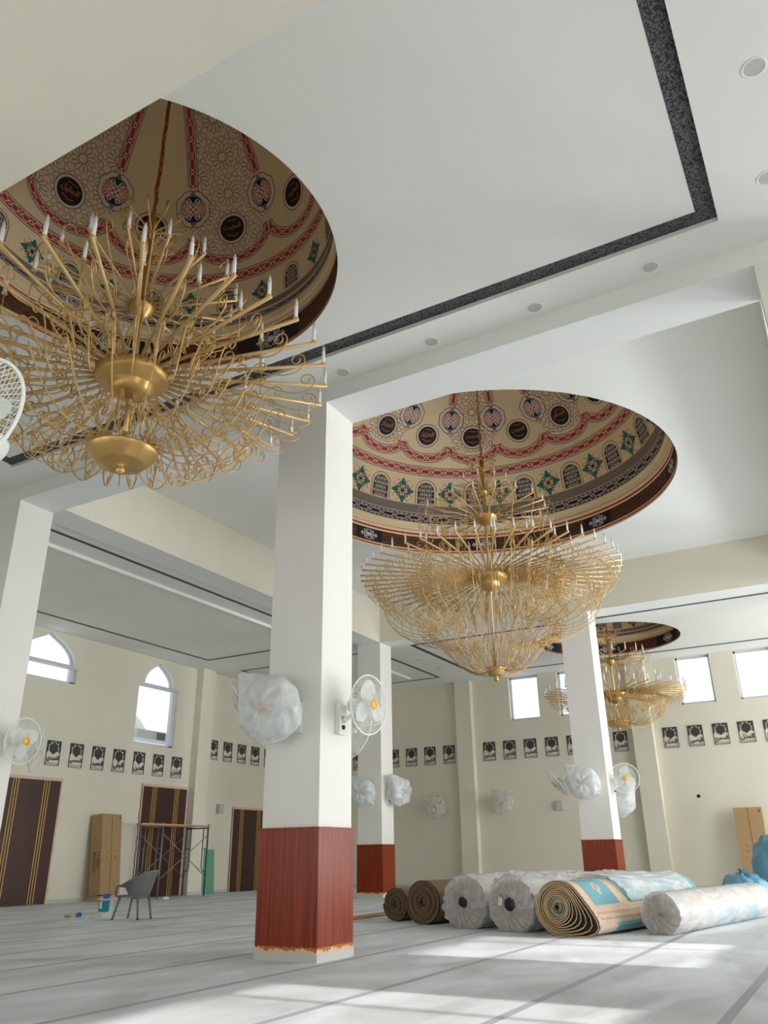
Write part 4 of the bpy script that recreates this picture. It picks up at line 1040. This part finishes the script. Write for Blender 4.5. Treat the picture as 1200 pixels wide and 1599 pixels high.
# ------------------------------------------------------------------ calligraphy plaques
def plaque_body():
    w, h, t = .5, .7, .018; m = MB(); bw = .014
    for (a, c, d, e) in ((-w/2, -w/2+bw, -h/2, h/2), (w/2-bw, w/2, -h/2, h/2), (-w/2, w/2, -h/2, -h/2+bw), (-w/2, w/2, h/2-bw, h/2), (-w/2, w/2, -h/2+.055, -h/2+.064)):
        m.box((a, -t, d), (c, 0, e), 'iron')
    # spandrel with a scalloped inner edge around the medallion
    cx, cz = 0, .135; N = 60; vs = []
    for i in range(N+1):
        ph = rd(-28)+rd(236)*i/N; ri = .186+.016*math.cos(9*ph+.3); dx, dz = math.cos(ph), math.sin(ph); t_ = 1e9
        if dx > 1e-6: t_ = min(t_, (w/2-cx)/dx)
        if dx < -1e-6: t_ = min(t_, (-w/2-cx)/dx)
        if dz > 1e-6: t_ = min(t_, (h/2-cz)/dz)
        ro = max(ri+.004, t_); hole = (i % 7) in (3, 4) and ro-ri > .03
        if hole: ri += (ro-ri)*.45
        vs += [(cx+ri*dx, -t, cz+ri*dz), (cx+ro*dx, -t, cz+ro*dz), (cx+ri*dx, 0, cz+ri*dz)]
    m.add(vs, [(3*i, 3*i+1, 3*i+4, 3*i+3) for i in range(N)] + [(3*i+2, 3*i, 3*i+3, 3*i+5) for i in range(N)], 'iron')
    body = m.build('frame', mesh_only=True)
    m = MB(); N = 48; vs = [(cx, -t, cz)]
    for i in range(N):
        ph = 2*PI*i/N; r = .142*(1+.09*abs(math.cos(3*ph+PI/2))+(.16 if abs(ph-PI/2) < .15 or abs(ph-3*PI/2) < .15 else 0)); vs.append((cx+r*math.cos(ph), -t, cz+r*math.sin(ph)))
    vs2 = [(x, 0, z) for x, y, z in vs[1:]]
    m.add(vs+vs2, [(0, 1+i, 1+(i+1) % N) for i in range(N)] + [(1+i, 1+(i+1) % N, 1+N+(i+1) % N, 1+N+i) for i in range(N)], 'iron')
    med = m.build('medallion', mesh_only=True)
    return body, med
PB, PM = plaque_body()
def plaque(pos, plane, word, label):
    root = empty('calligraphy_plaque', pos, (0, 0, rd(-90) if plane == 'x' else 0)); tag(root, label, 'plaque', 'dark calligraphy plaques')
    link('frame', PB, root); link('medallion', PM, root)
    V, Fc, h = text2d(word, .035); wd = .43; hmax = .24; sy = min(1., hmax/(h*wd)) if h else 1
    m = MB(); n = len(V); t = .018
    vs = [(x*wd, -t, y*wd*max(sy, min(1.15, .2/(h*wd)))-.165) for x, y in V]
    m.add(vs, Fc, 'iron'); m.build('lettering', root)
ORD = ['first', 'second', 'third', 'fourth', 'fifth', 'sixth', 'seventh', 'eighth']
zf = 4.84
for i, (y, w_) in enumerate(zip((5.38, 4.53, 3.7, 2.88, 2.07), ('الحكم', 'البصير', 'السميع', 'المذل', 'المعز'))):
    plaque((XF-.004, y, zf), 'x', w_, 'dark calligraphy plaque under the two bright windows, %s of five past the last pilaster' % ORD[i])
for i, (y, w_) in enumerate(zip((12.27, 11.43, 10.58, 9.73, 8.88, 8.02), ('الشكور', 'الغفور', 'العظيم', 'الحليم', 'الخبير', 'اللطيف'))):
    if i < 5: plaque((XF-.004, y, zf), 'x', w_, 'dark calligraphy plaque on the far wall, %s to the right of the middle pilaster' % ORD[i] if i < 4 else 'dark calligraphy plaque on the far wall, half cut by the far pillar')
plaque((XF-.004, 7.14, zf), 'x', 'العدل', 'single dark calligraphy plaque between the far pillar and the next pilaster')
for i, (y, w_) in enumerate(zip((14.02, 14.87, 15.72, 16.57, 18.27), ('العلي', 'الكبير', 'الحفيظ', 'المقيت', 'الجليل'))):
    plaque((XF-.004, y, zf), 'x', w_, ('dark plaque on the far wall, %s from the pilaster going towards the second pillar' % ORD[i]) if i < 4 else 'dark calligraphy plaque glimpsed in the gap between the middle and second pillars')
zl = 4.05
for i, (x, w_) in enumerate(zip((16.5, 17.35, 18.2, 19.06, 19.94, 20.83, 21.72), ('المبدي', 'المحصي', 'الحميد', 'الولي', 'المتين', 'القوي', 'الوكيل'))):
    lb = 'dark calligraphy plaque above the doors on the side wall, %s from the fan' % ORD[i]
    if i == 6: lb = 'dark calligraphy plaque directly above the brown door behind the scaffold'
    if i == 0: lb = 'dark calligraphy plaque seen through the fan grille on the side wall'
    plaque((x, YL-.004, zl), 'y', w_, lb)
for i, (x, w_) in enumerate(zip((23.56, 24.4, 25.24, 26.08, 26.93), ('الحق', 'الشهيد', 'الباعث', 'المجيد', 'الودود'))):
    plaque((x, YL-.004, 4.83), 'y', w_, 'dark plaque past the side wall pilaster, %s of five in the higher row' % ORD[i])

# ------------------------------------------------------------------ carpet rolls
def roll(pos, yaw, R, L, label, style, squash=1., seed=1, parts=()):
    """a rolled carpet lying on the floor; its near end faces -x of its own frame"""
    root = empty('carpet_roll', (pos[0], pos[1], 0), (0, 0, yaw)); tag(root, label, 'carpet roll', 'carpet rolls laid side by side')
    rng = random.Random(seed); zc = R*squash
    edge, gap, outer = dict(brown=('back1', 'gap', 'back1'), tan=('back2', 'gap', 'beige'), wrapped=('back2', 'back1', 'beige'))[style]
    turns = 11 if style == 'tan' else 13; r0 = R*.2; n = 26*turns
    def sp(i):
        t = i/n; a = 2*PI*turns*t; r = r0+(R-r0)*t; w_ = 1+.012*math.sin(3*a+seed)+rng.uniform(-.002, .002)
        y, z = r*math.cos(a)*w_, r*math.sin(a)*squash*w_
        if style == 'tan' and t > .45:     # loose outer turns sag into a lip on one side
            k_ = (t-.45)/.55; lean = max(0, math.cos(a+.62))**3
            y += -0; y += -lean*0; y2 = y; y = y2 - k_*0
            y += -max(0, -math.cos(a-.55))**4*k_*.0
            d = max(0, math.cos(a+2.6))**4*k_**1.3*.85*R; y -= d*1.0; z -= d*.3
            z = max(z, -R*squash+.004*(turns-a/(2*PI)))
        if style == 'brown' and t > .7: z = max(z, -R*squash*.97)
        return y, z+zc
    pts = [sp(i) for i in range(n+1)]; th = (R-r0)/turns*.62
    m = MB(); vs = []
    for i, (y, z) in enumerate(pts):
        a = pts[max(i-1, 0)]; b_ = pts[min(i+1, n)]; dy, dz = b_[0]-a[0], b_[1]-a[1]; l = math.hypot(dy, dz) or 1; ny, nz = dz/l, -dy/l
        ox = rng.uniform(-.004, .004)+.012*math.sin(i*.05)
        vs += [(ox, y+ny*th/2, z+nz*th/2), (ox, y-ny*th/2, z-nz*th/2), (.05, y+ny*th/2, z+nz*th/2), (.05, y-ny*th/2, z-nz*th/2)]
    m.add(vs, [(4*i, 4*i+1, 4*i+5, 4*i+4) for i in range(n)] , edge)
    m.add(vs, [(4*i, 4*i+4, 4*i+6, 4*i+2) for i in range(n)] + [(4*i+1, 4*i+3, 4*i+7, 4*i+5) for i in range(n)], gap)
    m.build('rolled_layers', root)
    # dark core seen between the layers, and the barrel
    per = pts[n-26:n+1]; cyy = sum(p[0] for p in per)/len(per); N = len(per)
    m = MB(); vs = [(.03, cyy, zc)] + [(.03, y, z) for y, z in per]; m.add(vs, [(0, i+1, i+2) for i in range(N-1)], gap)
    segs = 14; vs = []
    for j in range(segs+1):
        for (y, z) in per: vs.append((.02+(L-.04)*j/segs, y*1.0, z))
    o_ = len(per); m.add(vs, [(j*o_+i, j*o_+(i+1) % o_, (j+1)*o_+(i+1) % o_, (j+1)*o_+i) for j in range(segs) for i in range(o_)], outer, True)
    vs = [(L-.02, cyy, zc)] + [(L-.02, y, z) for y, z in per]; m.add(vs, [(0, i+2, i+1) for i in range(N-1)], edge)
    m.build('barrel', root)
    m = MB(); m.lathe([(r0*.55, -.03), (r0*.62, -.03), (r0*.62, .2), (r0*.5, .2)], 'core' if style != 'brown' else 'back1', 20, (0, 0, zc), 'x', caps=False)
    m.lathe([(r0*.55, .1), (.001, .1)], 'gap', 20, (0, 0, zc), 'x', caps=False)
    if style == 'tan':
        for k_ in range(2): m.lathe([(r0*(.8+.45*k_), -.006), (r0*(.95+.45*k_), -.006)], 'tealpile', 24, (0, 0, zc), 'x', caps=False)
    m.build('core_tube', root)
    if style == 'tan':
        # pattern of the outer turn: teal fields with a rose motif inside a pale border, wrapped on the barrel
        pt = MB()
        def surf(u, v, off=.004):     # u along the roll, v fraction round the outer turn
            i = v*(len(per)-1); a = int(i); a = max(0, min(len(per)-2, a)); f = i-a
            y = per[a][0]+(per[a+1][0]-per[a][0])*f; z = per[a][1]+(per[a+1][1]-per[a][1])*f
            dy, dz = y-0, z-zc; l = math.hypot(dy, dz) or 1; return (u, y+dy/l*off, max(.004, z+dz/l*off))
        def patch(u0, u1, v0, v1, k_, off, cut=0.):
            nu, nv = 4, 8; vs = []
            for i in range(nu+1):
                for j in range(nv+1):
                    fu, fv = i/nu, j/nv; u = u0+(u1-u0)*fu; v = v0+(v1-v0)*fv
                    if cut: e = abs(2*fu-1); v = v0+(v1-v0)*(.5+(fv-.5)*(1-cut*e**3))
                    vs.append(surf(u, v, off))
            pt.add(vs, [(i*(nv+1)+j, (i+1)*(nv+1)+j, (i+1)*(nv+1)+j+1, i*(nv+1)+j+1) for i in range(nu) for j in range(nv)], k_)
        for q in range(4):
            u = .30+q*1.15
            patch(u, u+.82, .285, .475, 'tealpile', .004); patch(u+.3, u+.52, .36, .40, 'beige', .006); patch(u+.36, u+.46, .335, .425, 'beige', .0065); patch(u+.37, u+.45, .365, .395, 'beige2', .008)
            patch(u+.35, u+1.2, .56, .68, 'tealpile', .004); patch(u, u+.8, .05, .2, 'tealpile', .004)
            for t in range(16):
                patch(u-.14+t*.07, u-.10+t*.07, .505, .515, 'beige2', .005); patch(u-.14+t*.07, u-.10+t*.07, .53, .54, 'beige2', .005)
        for t in range(26): patch(.06+.02*(t % 2), .09+.02*(t % 2), .1+t*.022, .112+t*.022, 'beige2', .005)
        pt.build('woven_pattern', root)
    return root, zc, per

def sheath(parent, R, zc, x0, x1, seed, end=True, squash=1., amp=.018, hole=.16, k='sheet', both=True, cy0=0.):
    """crumpled polythene sleeve gathered over the near end"""
    rng = random.Random(seed); NU, NV = 64, 46; m = MB(); vs = []
    W_ = [(rng.randint(3, 17), rng.uniform(3, 14), rng.uniform(0, 6.28), rng.uniform(.3, 1)) for _ in range(14)]
    def bump(a, x): return amp*sum(w_*math.sin(n_*a+f*x+p) for n_, f, p, w_ in W_)/2.2
    for i in range(NV+1):
        x = x0+(x1-x0)*i/NV
        for j in range(NU):
            a = 2*PI*j/NU; r = R*1.03+abs(bump(a, x))*1.2; vs.append((x, cy0+r*math.cos(a), max(.006, zc+r*math.sin(a)*squash)))
    m.add(vs, [(i*NU+j, i*NU+(j+1) % NU, (i+1)*NU+(j+1) % NU, (i+1)*NU+j) for i in range(NV) for j in range(NU)], k, True)
    o = m.build('polythene_sleeve', parent)
    if end:
        m = MB(); NR, NA = 12, 120; vs = []
        for i in range(NR+1):
            t = i/NR; r = R*(hole+(1.04-hole)*t)
            for j in range(NA):
                a = 2*PI*j/NA; pl = (math.sin(a*17+seed)+math.sin(a*29+2*seed)+.6*math.sin(a*7))*.009*(.35+.8*t-.9*t*t)*1.6
                tw = .5*(1-t)**2; vs.append((x0-.012+.03*t**3-(1-t)*.02+pl, cy0+r*math.cos(a+tw), max(.006, zc+r*math.sin(a+tw)*squash)))
        m.add(vs, [(i*NA+j, i*NA+(j+1) % NA, (i+1)*NA+(j+1) % NA, (i+1)*NA+j) for i in range(NR) for j in range(NA)], 'sheetend', True)
        m.build('gathered_end', o)
    return o
YAWR = rd(-11)
roll((14.55, 8.0), YAWR, .285, 3.6, 'smallest dark brown carpet roll at the end of the row nearest the second pillar', 'brown', seed=3)
r_, zc, per = roll((13.95, 7.12), YAWR, .365, 3.8, 'dark brown carpet roll with frayed layers, second in the row after the smallest one', 'brown', .98, seed=4)
r_, zc, per = roll((13.45, 6.05), YAWR, .395, 3.9, 'carpet roll in crumpled clear plastic with dark plug, next to the frayed brown roll', 'wrapped', .97, seed=5)
s_ = sheath(r_, .40, zc, -.05, 3.95, 5, hole=.2, amp=.03)
m = MB(); m.lathe([(.001, -.09), (.075, -.085), (.08, -.03)], 'dark', 20, (0, .03, zc+.02), 'x', caps=False); m.build('end_plug', r_)
r_, zc, per = roll((13.1, 5.1), YAWR, .39, 4.0, 'carpet roll in clear plastic with round black end cap and white paper tag', 'wrapped', .98, seed=6)
sheath(r_, .395, zc, -.05, 4.0, 6, hole=.2, amp=.022)
m = MB(); m.lathe([(.001, -.105), (.03, -.1), (.032, -.09), (.10, -.085), (.105, -.03)], 'dark', 24, (0, 0, zc+.01), 'x', caps=False); m.build('end_cap', r_)
m = MB(); m.obox((-.1, .16, zc+.05), (.002, 0, 0), (0, .035, .01), (0, -.01, .055), 'paper'); m.build('paper_tag', r_)
r_, zc, per = roll((12.72, 4.24), YAWR, .385, 4.2, 'half-unwrapped beige and teal patterned carpet roll with its spiral end open', 'tan', .99, seed=7)
# plastic pulled back from the patterned roll, lying over it and its neighbours
m = MB(); NU, NV = 40, 60; vs = []; rng = random.Random(9)
W_ = [(rng.uniform(6, 30), rng.uniform(-9, 9), rng.uniform(0, 6), rng.uniform(.3, 1)) for _ in range(12)]
for i in range(NU+1):
    for j in range(NV+1):
        u = i/NU; v = j/NV; a = rd(-60)+rd(235)*v; start = .5+.95*v**.7; x = start+(4.25-start)*u
        d = .018*sum(w_*math.sin(f*a*.55+g*u*2+p) for f, g, p, w_ in W_)/2
        r = .40+abs(d)+.02*(1-u); y = r*math.cos(a)*1.02-.05*max(0, -math.sin(a)); z = zc+r*math.sin(a)
        vs.append((x, y-.06*max(0, math.cos(a+2.5)), max(.01, z)))
m.add(vs, [(i*(NV+1)+j, (i+1)*(NV+1)+j, (i+1)*(NV+1)+j+1, i*(NV+1)+j+1) for i in range(NU) for j in range(NV)], 'sheet', True)
m.build('pulled_back_polythene', r_)
r_, zc, per = roll((13.42, 2.9), YAWR, .275, 4.3, 'slimmer tightly wrapped carpet roll lying apart in front, nearest the photo edge', 'wrapped', 1., seed=8)
sheath(r_, .285, zc, -.05, 4.3, 12, hole=.03, amp=.009)
m = MB()
for (u0, u1) in ((1.7, 2.5), (2.9, 3.7)):
    vs = []; 
    for i in range(5):
        for j in range(9):
            a = rd(185)+rd(48)*j/8; vs.append((u0+(u1-u0)*i/4, .281*math.cos(a), max(.004, zc+.281*math.sin(a))))
    m.add(vs, [(i*9+j, (i+1)*9+j, (i+1)*9+j+1, i*9+j+1) for i in range(4) for j in range(8)], 'tealpile')
m.build('teal_pattern', r_)

# loose plank on the floor behind the middle pillar
m = MB(); m.obox((14.6, 8.95, .035), (1.3, .02, 0), (0, .05, 0), (0, 0, .025), 'timber'); o = m.build('timber_batten'); tag(o, 'thin wooden batten lying on the floor between the middle pillar and the smallest brown roll', 'batten')

# ------------------------------------------------------------------ blue bags
def blob(name, c, R, sx, sy, sz, k, seed, label, cat, group=None, knot=True):
    rng = random.Random(seed); NU, NV = 44, 30; m = MB(); vs = []
    W_ = [(rng.randint(2, 12), rng.randint(1, 9), rng.uniform(0, 6.28), rng.uniform(.012, .03)) for _ in range(14)]
    for i in range(NV+1):
        th = PI*i/NV
        for j in range(NU):
            a = 2*PI*j/NU; d = 1+sum(w_*math.sin(n_*a+p)*math.sin(q*th+p) for n_, q, p, w_ in W_)
            st = max(0, math.sin(th))**.75; vs.append((R*sx*d*st*math.cos(a), R*sy*d*st*math.sin(a), max(-R*sz*.9, R*sz*d*math.cos(th))+R*sz*.9))
    m.add(vs, [(i*NU+j, i*NU+(j+1) % NU, (i+1)*NU+(j+1) % NU, (i+1)*NU+j) for i in range(NV) for j in range(NU)], k, True)
    root = empty(name, c); tag(root, label, cat, group); m.build('filled_body', root)
    if knot:
        m = MB(); n = 18; vs = []
        for i, (r, z) in enumerate(((.05, -.03), (.025, .02), (.05, .07), (.075, .11))):
            for j in range(n): a = 2*PI*j/n; rr = r*(1+(.35*math.sin(5*a) if i > 1 else 0)); vs.append((rr*math.cos(a), rr*math.sin(a), R*sz*1.85+z))
        m.add(vs, [(i*n+j, i*n+(j+1) % n, (i+1)*n+(j+1) % n, (i+1)*n+j) for i in range(3) for j in range(n)], k, True); m.build('tied_neck', root)
    return root
blob('plastic_bag', (19.5, 2.45, 0), .5, 1.0, .95, .72, 'blue', 1, 'low bulging blue plastic bag behind the front carpet roll, in front of the leaning carton', 'bag', 'blue plastic bags')
blob('plastic_bag', (20.95, 1.85, 0), .62, .95, .9, 1.22, 'blue', 2, 'taller blue plastic bag cut off by the photo edge, topmost of the blue heap', 'bag', 'blue plastic bags', False)
# ------------------------------------------------------------------ cartons
def carton(pos, rot, w, d, h, label, side_mark=False):
    root = empty('cardboard_carton', pos, rot); tag(root, label, 'carton')
    m = MB(); m.box((-w/2, -d/2, 0), (w/2, d/2, h), 'card'); m.build('carton_body', root)
    m = MB(); m.box((-.006, -d/2-.004, .01), (.006, -d/2-.0005, h-.01), 'ink'); m.build('seam', root)
    m = MB()
    def glyph(x, z, s_, n):
        for q in range(n): m.box((x-s_+q*s_*1.2, -d/2-.004, z), (x-s_*.4+q*s_*1.2, -d/2-.001, z+s_*.9), 'ink')
    glyph(w*.22, h*.45, .035, 2); glyph(w*.22, h*.52, .035, 2); glyph(-w*.2, h*.45, .035, 2); glyph(-w*.2, h*.52, .035, 2); m.box((w*.38, -d/2-.004, h*.94), (w*.44, -d/2-.001, h*.965), 'ink')
    m.build('handling_marks', root)
    if side_mark:
        m = MB(); rng = random.Random(2)      # illegible brand mark and two lines of small print
        m.tube([(-w/2-.004, -.1+.05*math.cos(t), h*.50+.055*math.sin(t)) for t in [rd(40)+rd(280)*i/10 for i in range(11)]], .008, 'ink', 4)
        for q in range(5): m.box((-w/2-.004, -.135+.01*(q % 2), h*.46-.06-q*.055), (-w/2-.001, -.075+.01*(q % 2), h*.46-.02-q*.055), 'ink')
        for q in range(2):
            z = h*.28
            while z < h*.52:
                l = rng.uniform(.02, .05); m.box((-w/2-.004, .0+.07*q, z), (-w/2-.001, .035+.07*q, z+l), 'ink'); z += l+.014
        m.build('printed_mark', root)
    return root
carton((18.62, 20.08, .16), (rd(-6), 0, rd(4)), .82, .42, 2.24, 'tall brown carton standing on blocks against the side wall between two doors', True)
for q, x in enumerate((18.38, 18.75)):
    m = MB(); m.box((-.11, -.14, 0), (.11, .14, .15), 'timber'); m.box((-.12, -.15, .13), (.12, .15, .15), 'timber'); o = m.build('wooden_block', loc=(x, 19.98, 0)); tag(o, 'small wooden block under the tall carton, %s' % ('nearer the tall door' if q == 0 else 'nearer the scaffold'), 'wooden block')
carton((29.45, 3.25, .0), (rd(-8), 0, rd(-90)), .84, .34, 2.42, 'tall brown carton leaning on the far wall above the blue bags')
# ------------------------------------------------------------------ green board
m = MB(); m.box((-.42, -.01, 0), (.42, .01, 1.42), 'green'); o = m.build('green_board', loc=(23.52, 20.44, 0), ); o.rotation_euler = (rd(-4), 0, 0); tag(o, 'translucent green board leaning on the side wall beside the scaffold', 'board')
# ------------------------------------------------------------------ scaffold
root = empty('scaffold', (21.1, 19.8, 0)); tag(root, 'low steel frame scaffold with a plank on top in front of the brown door', 'scaffold')
def T(name, pts, r, k):
    m = MB(); m.tube(pts, r, k, 8); return m.build(name, root)
for sx in (-1.06, 1.06):
    k = 'steel' if sx < 0 else 'darksteel'; y0, y1 = -.47, .47
    m = MB()
    m.tube([(sx, y0, 0), (sx, y0, 2.18)], .026, k, 8); m.tube([(sx, y1, 0), (sx, y1, 2.18)], .026, k, 8)
    m.tube([(sx, y0, 2.06), (sx, y1, 2.06)], .022, k, 8)
    for s_ in (1, -1):
        yy = s_*.27; ye = s_*.44; m.tube([(sx, yy, 2.06), (sx, yy, .88), (sx, yy+s_*.03, .78), (sx, yy+s_*.09, .73), (sx, ye, .72)], .016, k, 6); m.tube([(sx, yy, 1.42), (sx, ye, 1.42)], .014, k, 6)
    m.build('end_frame', root)
for y in (-.5, .5):
    T('cross_brace', [(-1.06, y, 1.85), (1.06, y-.01, .55)], .013, 'steel'); T('cross_brace', [(-1.06, y, .55), (1.06, y+.01, 1.85)], .013, 'steel')
m = MB(); m.box((-2.0, -.5, 2.1), (1.15, -.26, 2.145), 'timber'); m.build('plank', root)
m = MB(); m.box((-1.3, .1, 2.1), (1.1, .36, 2.14), 'timber'); m.build('plank', root)
# ------------------------------------------------------------------ chair
root = empty('rattan_armchair', (13.22, 13.36, 0), (0, 0, rd(102))); tag(root, 'grey woven plastic armchair turned sideways on the bare floor', 'chair')
# own frame: +x is the direction the sitter faces
m = MB(); NA, NZ = 40, 12; vs = []
for i in range(NA+1):
    f = -1+2*i/NA; a = PI+f*rd(128)
    back = max(0, math.cos(f*rd(100)))            # 1 at the middle of the back, 0 at the front of the arms
    top = .62+.27*back**1.1; low = .43 if abs(f) < .62 else .43+.17*min(1, (abs(f)-.62)/.18)
    for j in range(NZ+1):
        t = j/NZ; z = low+(top-low)*t; r = .27+.05*t; lean = -.10*t*back
        vs.append((r*1.05*math.cos(a)*(1.12 if math.cos(a) > 0 else 1)+lean-.0, r*math.sin(a)*1.02, z))
m.add(vs, [(i*(NZ+1)+j, (i+1)*(NZ+1)+j, (i+1)*(NZ+1)+j+1, i*(NZ+1)+j+1) for i in range(NA) for j in range(NZ)], 'rattan', True)
for j in range(0, NZ+1):
    m.tube([tuple(Vector(vs[i*(NZ+1)+j])) for i in range(NA+1)], .0065, 'rattan', 4)
for i in range(0, NA+1, 1):
    m.tube([vs[i*(NZ+1)+j] for j in range(0, NZ+1, 2)], .006, 'rattan', 4)
m.build('woven_back', root)
rim = [vs[i*(NZ+1)+NZ] for i in range(NA+1)]
m = MB(); e0 = rim[0]; e1 = rim[-1]
m.tube([(e0[0]+.05, e0[1], .44), (e0[0]+.06, e0[1], .54), (e0[0]+.04, e0[1], .6)] + rim + [(e1[0]+.04, e1[1], .6), (e1[0]+.06, e1[1], .54), (e1[0]+.05, e1[1], .44)], .025, 'rattan', 8); m.build('armrest_rim', root)
m = MB(); vs = []; n = 28
for (s_, z) in ((1., .405), (1.03, .425), (1., .445), (.85, .435), (.4, .425), (.01, .422)):
    for i in range(n):
        a = 2*PI*i/n; c_, d_ = math.cos(a), math.sin(a); q = (abs(c_)**3+abs(d_)**3)**(-1/3); vs.append((.30*q*c_*s_+.05, .275*q*d_*s_, z))
m.add(vs, [(i*n+j, i*n+(j+1) % n, (i+1)*n+(j+1) % n, (i+1)*n+j) for i in range(5) for j in range(n)], 'rattan', True); m.build('seat', root)
for (x, y, x2, y2) in ((.2, .22, .3, .27), (.2, -.22, .3, -.27), (-.2, .2, -.27, .24), (-.2, -.2, -.27, -.24)):
    m = MB(); m.tube([(x, y, .42), (x2, y2, .0)], [.025, .018], 'rattan', 8); l_ = m.build('leg', root)
    m = MB(); m.tube([(x2, y2, .03), (x2, y2, 0)], .02, 'dark', 8); m.build('foot_cap', l_)
# ------------------------------------------------------------------ bucket and scraps
root = empty('paint_bucket', (13.3, 14.25, 0)); tag(root, 'white paint bucket with teal label and blue cloth beside the grey armchair', 'bucket')
m = MB(); m.lathe([(.001, .0), (.125, 0), (.13, .02), (.155, .34), (.165, .345), (.165, .37), (.15, .37), (.125, .03), (.001, .03)], 'bucket', 30, caps=False); m.build('pail', root)
m = MB(); vs = []
for i in range(13):
    a = rd(150)+rd(105)*i/12; 
    for z, e in ((.12, .0), (.33, .0)):
        r = .1305+(.155-.13)*z/.34+.003; vs.append((r*math.cos(a), r*math.sin(a), z))
m.add(vs, [(2*i, 2*i+2, 2*i+3, 2*i+1) for i in range(12)], 'teal'); m.build('label', root)
m = MB(); vs = []
for i in range(13):
    a = rd(168)+rd(30)*i/12
    for z in (.18, .32): r = .1305+.025*z/.34+.005; vs.append((r*math.cos(a), r*math.sin(a), z))
m.add(vs, [(2*i, 2*i+2, 2*i+3, 2*i+1) for i in range(12)], 'paper'); m.build('label_panel', root)
m = MB(); m.tube([(.162*math.cos(a), .162*math.sin(a), .35-.05*abs(math.sin(a))) for a in [PI*i/14 for i in range(15)]], .004, 'steel', 5); m.build('wire_handle', root)
blob('blue_cloth', (13.2, 14.15, .372), .07, 1, 1, .7, 'bluecloth', 5, 'crumpled blue cloth lying on the rim of the white bucket', 'cloth', knot=False)
blob('plastic_scrap', (13.28, 15.0, 0), .06, 1, 1, .8, 'bluecloth', 6, 'small blue and white plastic scrap on the floor beyond the bucket', 'scrap', knot=False)
blob('stone_chip', (13.25, 15.3, 0), .06, 1.3, .8, .45, 'grey', 7, 'small grey rubble chip on the floor farthest from the bucket', 'rubble chip', knot=False)
blob('paper_scrap', (19.75, 18.7, 0), .09, 1.3, 1, .5, 'paper', 8, 'small crumpled white paper on the floor under the scaffold', 'scrap', knot=False)
blob('paper_scrap', (12.1, 12.15, 0), .028, 1, 1, .4, 'paper', 9, 'tiny white scrap on the floor in front of the grey armchair', 'scrap', knot=False)
m = MB()
rng = random.Random(4)
for q in range(7):
    a = rng.uniform(0, 6.28); m.obox((rng.uniform(-.1, .12), rng.uniform(-.22, .2), .012), (math.cos(a)*.07, math.sin(a)*.07, 0), (-math.sin(a)*.03, math.cos(a)*.03, 0), (0, 0, .011), 'paper')
o = m.build('plaster_crumbs', loc=(13.05, 14.3, 0)); tag(o, 'white plaster crumbs scattered at the foot of the bucket', 'plaster crumbs', kind='stuff')
# ------------------------------------------------------------------ outside the side window
root = empty('air_conditioner_unit', (21.45, 21.8, 4.93)); tag(root, 'grey air conditioner unit standing outside the pointed side window', 'air conditioner')
m = MB(); m.box((-.75, -.2, 0), (.75, .2, .42), 'grey'); m.build('casing', root)
m = MB(); m.box((.2, -.21, .04), (.6, -.2, .38), 'dark'); m.build('fan_grille', root)
m = MB(); m.box((-3, -1.0, -.12), (3, 5, 0), 'white'); o = m.build('outside_terrace', loc=(22.0, 21.9, 4.93)); tag(o, 'white ledge outside the pointed side window carrying the air conditioner', 'ledge', kind='structure')
m = MB(); m.lathe([(.95, 0), (.93, .5), (.85, .9), (.62, 1.25), (.33, 1.5), (.05, 1.7), (.001, 1.9)], 'paper', 24); o = m.build('outside_dome', loc=(22.7, 24.5, 4.93)); tag(o, 'hazy white dome outside the pointed side window', 'dome')
